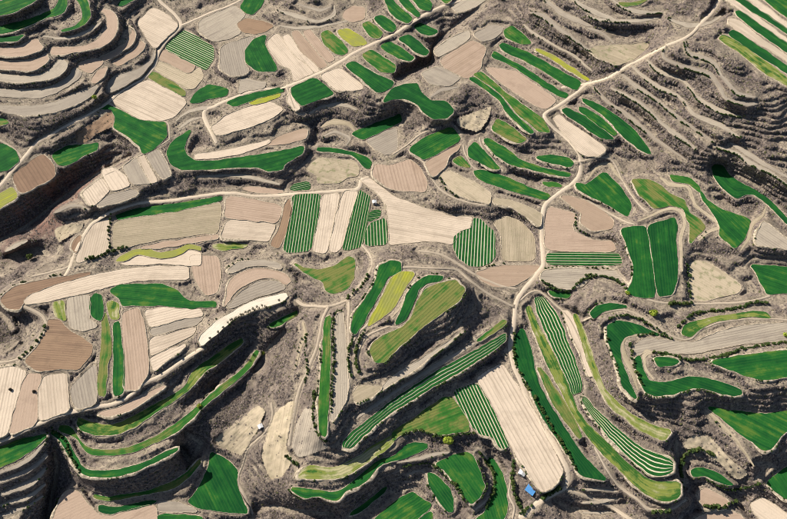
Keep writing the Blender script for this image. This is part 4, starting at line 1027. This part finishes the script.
base = ground_at(sx_, sy_)
rad = 0.22 + 0.48 * RNG.random(NT) ** 2.5 + 0.65 * (mpp(sy_) - 0.5); hgt = rad * (0.5 + 0.8 * RNG.random(NT))
an = RNG.random(NT) * 6.28
v = np.zeros((NT, 6, 3))
for k in range(5):
    rr = rad * (0.7 + 0.6 * RNG.random(NT)); a = an + k * 1.2566
    v[:, k, 0] = base[:, 0] + rr * np.cos(a); v[:, k, 1] = base[:, 1] + rr * np.sin(a); v[:, k, 2] = base[:, 2] - 0.35
v[:, 5] = base; v[:, 5, 2] += hgt; v[:, 5, :2] += (RNG.random((NT, 2)) - .5) * rad[:, None] * 0.8
i0 = np.arange(NT)[:, None] * 6
tri = np.concatenate([np.stack([i0[:, 0] + k, i0[:, 0] + (k + 1) % 5, i0[:, 0] + 5], -1) for k in range(5)])
me = mesh_from('dry_scrub', v.reshape(-1, 3), quads=tri)
pal = np.array([(0.16, 0.13, 0.12), (0.215, 0.175, 0.15), (0.085, 0.070, 0.068), (0.19, 0.15, 0.115), (0.10, 0.10, 0.045), (0.28, 0.23, 0.18)])
tn = pal[RNG.choice(6, NT, p=[.26, .2, .28, .13, .08, .05])]
col = np.ones((NT, 6, 4), np.float32); col[..., :3] = tn[:, None] * (0.85 + 0.3 * RNG.random((NT, 1, 1)))
me.color_attributes.new('tone', 'FLOAT_COLOR', 'POINT').data.foreach_set('color', col.ravel())
me.materials.append(veg_material('dry_scrub'))
o = bpy.data.objects.new('dry_scrub', me); o['kind'] = 'stuff'; o['label'] = 'leafless grey brown scrub covering the terrace banks and gullies'; o['category'] = 'scrub'
COL.objects.link(o)

# ------------------------------------------------------------------ shrubs, bushes and trees
def leaf_cloud(rng, n, rx, rz, zc, size, lumps=5):
    """Leaf-sized triangles spread through lumpy volumes."""
    cs = rng.normal(0, 1, (lumps, 3)); cs /= np.linalg.norm(cs, axis=1)[:, None]
    cs = cs * np.array([rx, rx, rz]) * 0.48 + (0, 0, zc); rl = 0.45 + 0.25 * rng.random(lumps)
    w = rng.integers(0, lumps, n)
    d = rng.normal(0, 1, (n, 3)); d /= np.linalg.norm(d, axis=1)[:, None]
    p = cs[w] + d * (rl[w] * (0.75 + 0.25 * rng.random(n)))[:, None] * np.array([rx, rx, rz])
    t = rng.normal(0, 1, (n, 3)); t -= (t * d).sum(1)[:, None] * d * 0.7; t /= np.linalg.norm(t, axis=1)[:, None]
    b = np.cross(d, t); s = size * (0.6 + 0.8 * rng.random(n))[:, None]
    V = np.stack([p + t * s, p - t * s * 0.5 + b * s * 0.9, p - t * s * 0.5 - b * s * 0.9], 1).reshape(-1, 3)
    V[:, 2] = np.maximum(V[:, 2], -0.15)
    return V, np.arange(n * 3).reshape(-1, 3)
def stem(path, radii, k=5):
    V = []; Fq = []
    for i, (p, r) in enumerate(zip(path, radii)):
        for j in range(k): V.append((p[0] + r * math.cos(j * 6.283 / k), p[1] + r * math.sin(j * 6.283 / k), p[2]))
    for i in range(len(path) - 1):
        for j in range(k): Fq.append((i * k + j, i * k + (j + 1) % k, (i + 1) * k + (j + 1) % k, (i + 1) * k + j))
    return V, Fq
M_SHRUB = veg_material('shrub_leaves', False, ((0.024, 0.055, 0.016), (0.055, 0.085, 0.024), (0.095, 0.11, 0.03)))
M_DARK = veg_material('dark_leaves', False, ((0.014, 0.028, 0.014), (0.030, 0.045, 0.020), (0.045, 0.050, 0.022)))
M_LIME = veg_material('spring_leaves', False, ((0.22, 0.32, 0.03), (0.36, 0.42, 0.06), (0.30, 0.36, 0.05)))
M_BARK = plain_mat('bark', (0.09, 0.07, 0.055), (0.15, 0.12, 0.09), 4.0)
shrub_me = []
for k in range(5):
    V, T = leaf_cloud(np.random.default_rng(40 + k), 46, 0.62, 0.62, 0.55, 0.30, 4)
    me = mesh_from('shrub_crown', V, quads=T); me.materials.append(M_SHRUB); shrub_me.append((me, V, T))
SHRUBS = []          # (importance, position, scale, label, group)
def add_shrub(px, py, sc, label, group):
    p = ground_at(px, py); SHRUBS.append((sc / mpp(py) * (1.0 if 0 < px < IW and 0 < py < IH else 0.05), p, sc, label, group))
rs = np.random.default_rng(3)
def rim_label(f):
    w = f['label'].split(',')[0].split()
    return ' '.join((['dark', 'green', 'shrub', 'on', 'the', 'rim', 'of'] if len(w) < 8 else ['shrub', 'on', 'rim', 'of']) + ['the'] + w[:9])
ORD = 'first second third fourth fifth sixth seventh eighth ninth tenth eleventh twelfth thirteenth fourteenth fifteenth sixteenth seventeenth eighteenth nineteenth twentieth'.split()
for tens, tie in (('twenty', 'twentieth'), ('thirty', 'thirtieth'), ('forty', 'fortieth'), ('fifty', 'fiftieth'), ('sixty', 'sixtieth'), ('seventy', 'seventieth')):
    ORD = ORD + ([tie] if tie not in ORD else []) + [tens + '-' + w for w in ORD[:9]]
# along the outer rim of terraces, where the land drops away
for f in FIELDS:
    o_ = resample(f['out'], 1.0, True); n = len(o_)
    t = np.roll(o_, -2, 0) - np.roll(o_, 2, 0); l = np.hypot(*t.T); l[l == 0] = 1
    nv = np.column_stack([t[:, 1], -t[:, 0]]) / l[:, None] * (1 if area2(o_) > 0 else -1)
    far = o_ + nv * 5.5
    if f['drape']: continue
    drop = f['z'] - zat(far[:, 0], far[:, 1])
    cx, cy = f['c']; rib = f.get('rib')
    dens = 0.38 if cy > 255 else 0.07
    if cx > 600 and 60 < cy < 250 : dens = 0.18
    if rib: dens = 0.70 if (cx > 560 and cy < 200) else 0.06
    if f['kind'] in ('P', 'T', 'B') : dens *= 0.5
    gate = fbm(o_[:, 0] + 5, o_[:, 1], 14, 2)
    for i in range(n):
        if drop[i] > (0.8 if rib else 1.3) and gate[i] > 0.42 and rs.random() < dens:
            q = o_[i] + nv[i] * (1.2 + 0.9 * rs.random()) 
            if rib: q = o_[i] + nv[i] * 0.4
            xi, yi = int(round(q[0])) + MG, int(round(q[1])) + MG
            if not (0 <= xi < GW and 0 <= yi < GH) or (LAB[yi, xi] >= 0 and not rib) or ROADMASK[yi, xi]: continue
            add_shrub(q[0], q[1], 0.55 + 0.5 * rs.random(), rim_label(f), 'rim shrubs of the ' + f['label'])
def hedge(rc, s, step, size, where):
    tile(rc); p = resample(cat(pts(s), n=6), step)
    ax = 0 if np.ptp(p[:, 0]) > np.ptp(p[:, 1]) else 1
    if p[0, ax] > p[-1, ax]: p = p[::-1]
    for i, (x, y) in enumerate(p):
        add_shrub(x + rs.normal(0, .5), y + rs.normal(0, .5), size * (0.7 + 0.6 * rs.random()), ORD[i] + ' bush from ' + ('left' if ax == 0 else 'top') + ' in row ' + where, 'bush row ' + where)
hedge('10', '437,340 430,400 433,465', 3.2, 1.2, 'between the pinkish field and large furrowed field, left')
hedge('10', '345,515 400,500 450,480 500,465', 3.4, 1.5, 'below the pinkish field in the road bend')
hedge('20', '180,270 165,310 130,355 80,395', 3.6, 1.2, 'along the curved path at the far left')
hedge('33', '370,350 368,310 375,280 400,255 435,245', 2.0, 1.5, 'on the hook-shaped dry rim, lower right')
hedge('33', '455,250 500,270', 2.5, 1.2, 'right of the hook-shaped dry rim')
hedge('33', '255,490 320,487', 2.6, 1.3, 'at the bottom edge under the olive strip end')
hedge('33', '460,470 500,470 545,470 580,445', 3.0, 1.5, 'round the small tan field near the bottom edge')
hedge('33', '470,365 540,400 600,400 680,380', 2.6, 1.1, 'on the rim below the small green tongue')
hedge('23', '388,25 400,60 398,100 405,150', 2.4, 1.2, 'between the dark green field and dry rounded field')
hedge('23', '320,178 360,180 408,178', 2.0, 1.6, 'on the path above the yellow bush, right')
hedge('23', '358,272 400,228 470,210 540,208 600,192 650,178 705,175', 2.0, 1.2, 'above the long winding green terrace')
hedge('23', '-5,70 60,72 110,88 150,115', 2.2, 1.2, 'on the curved rim under the grey furrowed plot')
hedge('23', '70,290 80,340 100,400 118,440', 2.4, 1.0, 'outside the hook-shaped green terrace')
hedge('23', '90,238 150,226 210,245 260,275 310,305', 2.2, 1.1, 'on the bank above the hook-shaped green terrace')
hedge('23', '165,340 175,380 190,440 215,500', 2.4, 1.1, 'on the pale bank inside the hook-shaped terrace')
hedge('23', '200,305 260,298 330,318', 2.6, 1.0, 'on top of the pale bank')
hedge('23', '260,370 330,380 400,402 480,395 560,375 640,350 780,332', 2.2, 1.1, 'behind the large right edge green field')
hedge('32', '478,290 472,350 480,420 500,470 515,500', 2.2, 1.3, 'beside the yard with the white hut')
hedge('32', '592,432 625,415 655,397', 1.6, 1.5, 'across the end of the plank-shaped cream field')
hedge('32', '505,495 545,465', 2.4, 1.2, 'at the yard entrance by the bottom edge')
hedge('32', '560,40 600,110 640,180 690,260 720,320', 2.3, 1.1, 'between main road and the roadside green strip')
hedge('32', '345,260 375,300 400,345 400,400 370,470', 2.4, 1.1, 'between the two curved dark green terraces')
hedge('32', '165,310 205,345 250,390 290,450', 2.4, 1.1, 'left of the fan-shaped terrace')
hedge('32', '45,315 110,300 160,305', 2.4, 1.0, 'above the curved terraces at the bottom')
hedge('32', '40,190 100,170 180,195 250,190 320,180', 2.2, 1.0, 'under the large green field near the round tree')
hedge('21', '620,300 602,360 600,420 612,470', 2.4, 1.1, 'on the outer ring bank of the central mound')
hedge('21', '660,290 635,340 628,400 640,450', 2.2, 1.2, 'on the inner ring bank of the central mound')
hedge('21', '590,160 640,120 680,70', 3.0, 1.2, 'along the path by the bowl-shaped field')
hedge('21', '540,235 538,300 540,400 535,500 530,600', 2.6, 1.1, 'right of the narrow upright green strip')
hedge('21', '435,300 430,380 440,440 425,490', 2.8, 1.1, 'along the bare track left of the upright strip')
hedge('31', '465,20 462,100 470,170 510,215', 2.6, 1.1, 'left of the narrow upright green strip')
hedge('31', '355,270 395,305', 2.0, 1.3, 'on the bare spur below the grey slope')
hedge('12', '190,195 215,235 260,270', 2.8, 1.1, 'beside the footpath above the wide cream field')
hedge('12', '720,340 725,390 775,420', 2.8, 1.1, 'between the two pinkish tan fields')
hedge('22', '480,300 478,380 500,450 540,519', 2.4, 1.1, 'on the right side of the main road')
hedge('22', '590,90 640,125 700,130 740,90 790,75', 2.2, 1.2, 'on the curved rim under the green row strip')
hedge('30', '205,165 260,215 285,280 320,345', 2.6, 1.1, 'at the end of the lower left terraces')
SHRUBS.sort(key=lambda s: -s[0])
rest_v, rest_t, nb = [], [], 0
for i, (imp, p, sc, lab, grp) in enumerate(SHRUBS):
    me, V, T = shrub_me[i % 5]; a = rs.random() * 6.28
    if i < 300:
        o = bpy.data.objects.new('shrub', me); o.location = p; o.scale = (sc * 1.25, sc * 1.25, sc * 1.15); o.rotation_euler[2] = a
        o['label'] = lab; o['category'] = 'shrub'; o['group'] = grp; COL.objects.link(o)
    else:
        c, s = math.cos(a), math.sin(a); q = V * sc * 1.2
        q = np.column_stack([q[:, 0] * c - q[:, 1] * s, q[:, 0] * s + q[:, 1] * c, q[:, 2]]) + p
        rest_v.append(q); rest_t.append(T + nb); nb += len(V)
me = mesh_from('terrace_shrubs', np.vstack(rest_v), quads=np.vstack(rest_t)); me.materials.append(M_SHRUB)
o = bpy.data.objects.new('terrace_shrubs', me); o['kind'] = 'stuff'; o['label'] = 'many further small dark shrubs dotted along the terrace rims'; o['category'] = 'shrubs'; COL.objects.link(o)

def tree(name, px, py, crown_r, height, mat, label, group=None, seed=0, leaves=500, trunk=True):
    rng = np.random.default_rng(seed); p = ground_at(px, py)
    root = bpy.data.objects.new(name, None); root.location = p; root.rotation_euler[2] = rng.random() * 6.28; COL.objects.link(root)
    root['label'] = label; root['category'] = 'tree' if trunk else 'bush'
    if group: root['group'] = group
    th = height * 0.35 if trunk else 0.2
    V, Fq = stem([(0, 0, -0.3), (0.05, 0, th * 0.5), (0.0, 0.08, th), (0.05, 0.1, height * 0.8)], [height * .035, height * .028, height * .022, height * .008])
    off = len(V)
    for k in range(5):
        a = k * 1.26 + rng.random(); e = (crown_r * 0.6 * math.cos(a), crown_r * 0.6 * math.sin(a), th + height * 0.3)
        v2, f2 = stem([(0, 0.05, th * 0.9), e], [height * .014, height * .004], 4)
        Fq += [tuple(i + len(V) for i in q) for q in f2]; V += v2
    me = mesh_from('trunk', V, Fq); me.materials.append(M_BARK); o = bpy.data.objects.new('trunk', me); o.parent = root; COL.objects.link(o)
    V, T = leaf_cloud(rng, leaves, crown_r, (height - th) * 0.55, th + (height - th) * 0.5, crown_r * 0.16, 9)
    me = mesh_from('crown', V, quads=T); me.materials.append(mat); o = bpy.data.objects.new('crown', me); o.parent = root; COL.objects.link(o)
    return root
tree('round_tree', 447.5, 442, 2.6, 5.0, M_LIME, 'round bright yellow-green tree on the dark bank at the bottom centre', seed=1, leaves=900)
tree('round_bush', 95.5, 98.5, 2.0, 2.6, M_LIME, 'bright yellow-green bush beside the road under the upper left hill', seed=2, leaves=300, trunk=False)
tree('round_bush', 653, 314, 2.5, 2.6, M_LIME, 'pale lime bush on the path above the curling banks, right', seed=3, leaves=500, trunk=False)
tree('round_bush', 627, 293.5, 1.6, 2.0, M_LIME, 'small lime bush at the lower left corner of the big split green field', seed=4, leaves=300, trunk=False)
tree('round_bush', 785, 335.5, 1.6, 2.0, M_LIME, 'lime bush at the right edge above the grey fallow terrace', seed=5, leaves=300, trunk=False)
tree('round_bush', 200, 406, 1.5, 2.0, M_LIME, 'small lime bush in the dark valley behind the ridge terraces', seed=6, leaves=300, trunk=False)
tree('round_tree', 31, 259, 2.4, 4.0, M_SHRUB, 'dark green round tree down in the gully at the far left', seed=7, leaves=600)
tree('round_bush', 263, 354, 1.3, 1.8, M_LIME, 'greenish bush in the scrub valley below the white ridge strip', seed=8, leaves=250, trunk=False)
tile('21')
g = 'row of dark trees along the white ridge strip'
row = resample(np.array(pts('128,258 150,247 180,228 215,212 250,202 282,196')), 2.3)
for i, (x, y) in enumerate(row):
    tree('slender_tree', x + rs.normal(0, .4), y + rs.normal(0, .6), 0.75 + 0.3 * rs.random(), 3.0 + 1.2 * rs.random(), M_DARK, ORD[i] + ' tree from left in the close dark row edging the white ridge strip', g, 20 + i, 160)
for i, (x, y, w) in enumerate(((60, 322, 'lowest and leftmost of the loose dark trees on the white ridge strip'), (90, 296, 'second from the left of the loose dark trees on the white ridge strip'), (112, 279, 'loose dark tree nearest the close row on the white ridge strip'), (330, 172, 'single dark tree near the upper tip of the white ridge strip'))):
    (gx, gy), = pts('%d,%d' % (x, y))
    tree('slender_tree', gx, gy, 0.95, 3.4, M_DARK, w, g, 60 + i, 180)
# ------------------------------------------------------------------ huts, shed and other small things
M_WALL = plain_mat('whitewash', (0.80, 0.78, 0.74), (0.66, 0.63, 0.58), 1.5, 0.8, 0.15)
M_ROOFW = plain_mat('pale_sheet_roof', (0.78, 0.78, 0.78), (0.62, 0.62, 0.62), 2.0, 0.6, 0.1)
M_BLUE = plain_mat('blue_sheet', (0.07, 0.24, 0.56), (0.11, 0.31, 0.62), 1.2, 0.5, 0.1)
M_WOOD = plain_mat('grey_timber', (0.16, 0.12, 0.09), (0.24, 0.19, 0.15), 3.0)
M_PANE = plain_mat('dark_pane', (0.03, 0.035, 0.04), (0.05, 0.055, 0.06), 1.0, 0.2, 0.0)
M_STRAW = plain_mat('dark_stalks', (0.05, 0.042, 0.032), (0.10, 0.08, 0.05), 2.0)
def boxes(name, bl, mat, parent):
    V = []; Fq = []
    for (x0, y0, z0, x1, y1, z1) in bl:
        b = len(V); V += [(x, y, z) for z in (z0, z1) for (x, y) in ((x0, y0), (x1, y0), (x1, y1), (x0, y1))]
        Fq += [tuple(b + i for i in q) for q in ((3, 2, 1, 0), (4, 5, 6, 7), (0, 1, 5, 4), (1, 2, 6, 5), (2, 3, 7, 6), (3, 0, 4, 7))]
    me = mesh_from(name, V, Fq); me.materials.append(mat); o = bpy.data.objects.new(name, me); o.parent = parent; COL.objects.link(o)
    return o
def prism(name, prof, y0, y1, mat, parent):
    n = len(prof); V = [(x, y0, z) for x, z in prof] + [(x, y1, z) for x, z in prof]
    Fq = [tuple(range(n))[::-1], tuple(range(n, 2 * n))] + [(i, (i + 1) % n, n + (i + 1) % n, n + i) for i in range(n)]
    me = mesh_from(name, V, Fq); me.materials.append(mat); o = bpy.data.objects.new(name, me); o.parent = parent; COL.objects.link(o)
    return o
def root_at(name, px, py, rot, label, cat_):
    r = bpy.data.objects.new(name, None); p = ground_at(px, py); r.location = p; r.rotation_euler[2] = math.radians(rot)
    r['label'] = label; r['category'] = cat_; COL.objects.link(r); return r
def hut(px, py, L, D, H, rot, label):
    r = root_at('white_hut', px, py, rot, label, 'hut')
    x, y = L / 2, D / 2; t = 0.15
    boxes('wall', [(-x, -y, -0.5, x, -y + t, H), (-x, y - t, -0.5, x, y, H), (-x, -y + t, -0.5, -x + t, y - t, H), (x - t, -y + t, -0.5, x, y - t, H)], M_WALL, r)
    o = 0.2
    prism('roof', [(-x - o, H), (0, H + 0.55), (x + o, H), (x + o, H + 0.1), (0, H + 0.67), (-x - o, H + 0.1)], -y - o, y + o, M_ROOFW, r)
    d = boxes('door', [(-0.4, -y - 0.04, -0.2, 0.4, -y + 0.02, 1.75)], M_WOOD, r)
    boxes('handle', [(0.25, -y - 0.09, 0.85, 0.31, -y - 0.04, 0.98)], M_PANE, d)
    w = boxes('window', [(x - 0.02, -0.35, 0.9, x + 0.04, 0.35, 1.5)], M_PANE, r)
    boxes('frame', [(x + 0.04, -0.42, 0.83, x + 0.06, 0.42, 0.9), (x + 0.04, -0.42, 1.5, x + 0.06, 0.42, 1.57), (x + 0.04, -0.03, 0.9, x + 0.06, 0.03, 1.5)], M_WOOD, w)
hut(521.5, 473.0, 3.0, 2.6, 2.1, -32, 'white hut with a pale roof in the yard beside the plank-shaped cream field')
hut(374.5, 203.5, 2.4, 2.0, 1.9, 10, 'small white hut above the tiny vegetable plot in the centre')
hut(261.0, 427.0, 2.2, 2.0, 1.7, 30, 'tiny white hut on the straw-coloured slope, lower left of centre')
r = root_at('blue_shed', 530.0, 490.0, -40, 'open shed with a bright blue sheet roof in the yard below the white hut', 'shed')
for sx in (-1.9, 1.9):
    for sy in (-1.7, 1.7): boxes('post', [(sx - .07, sy - .07, -0.6, sx + .07, sy + .07, 2.0)], M_WOOD, r)
for k in range(5):
    x0 = -2.3 + k * 0.93
    prism('roof_sheet', [(x0, 2.0 + 0.02 * (k % 2)), (x0 + 0.9, 2.0 + 0.02 * (k % 2)), (x0 + 0.9, 2.06 + 0.02 * (k % 2)), (x0, 2.06 + 0.02 * (k % 2))], -2.15, 2.15, M_BLUE, r)
boxes('beam', [(-2.2, -1.75, 1.9, 2.2, -1.65, 1.998), (-2.2, 1.65, 1.9, 2.2, 1.75, 1.998)], M_WOOD, r)
boxes('back_wall', [(-1.8, 1.55, -0.5, 1.8, 1.62, 1.89)], M_WOOD, r)
for i, (x, y, lab) in enumerate(((10.7, 390, 'dark stalk heap nearest the left edge, on the pale field above the road'), (34.4, 392, 'dark stalk heap on the tan field, right one of two above the road'))):
    V, T = leaf_cloud(np.random.default_rng(90 + i), 220, 1.0, 1.0, 0.6, 0.32, 6)
    me = mesh_from('stalk_heap', V, quads=T); me.materials.append(M_STRAW)
    o = bpy.data.objects.new('stalk_heap', me); o.location = ground_at(x, y); o['label'] = lab; o['category'] = 'heap'; COL.objects.link(o)
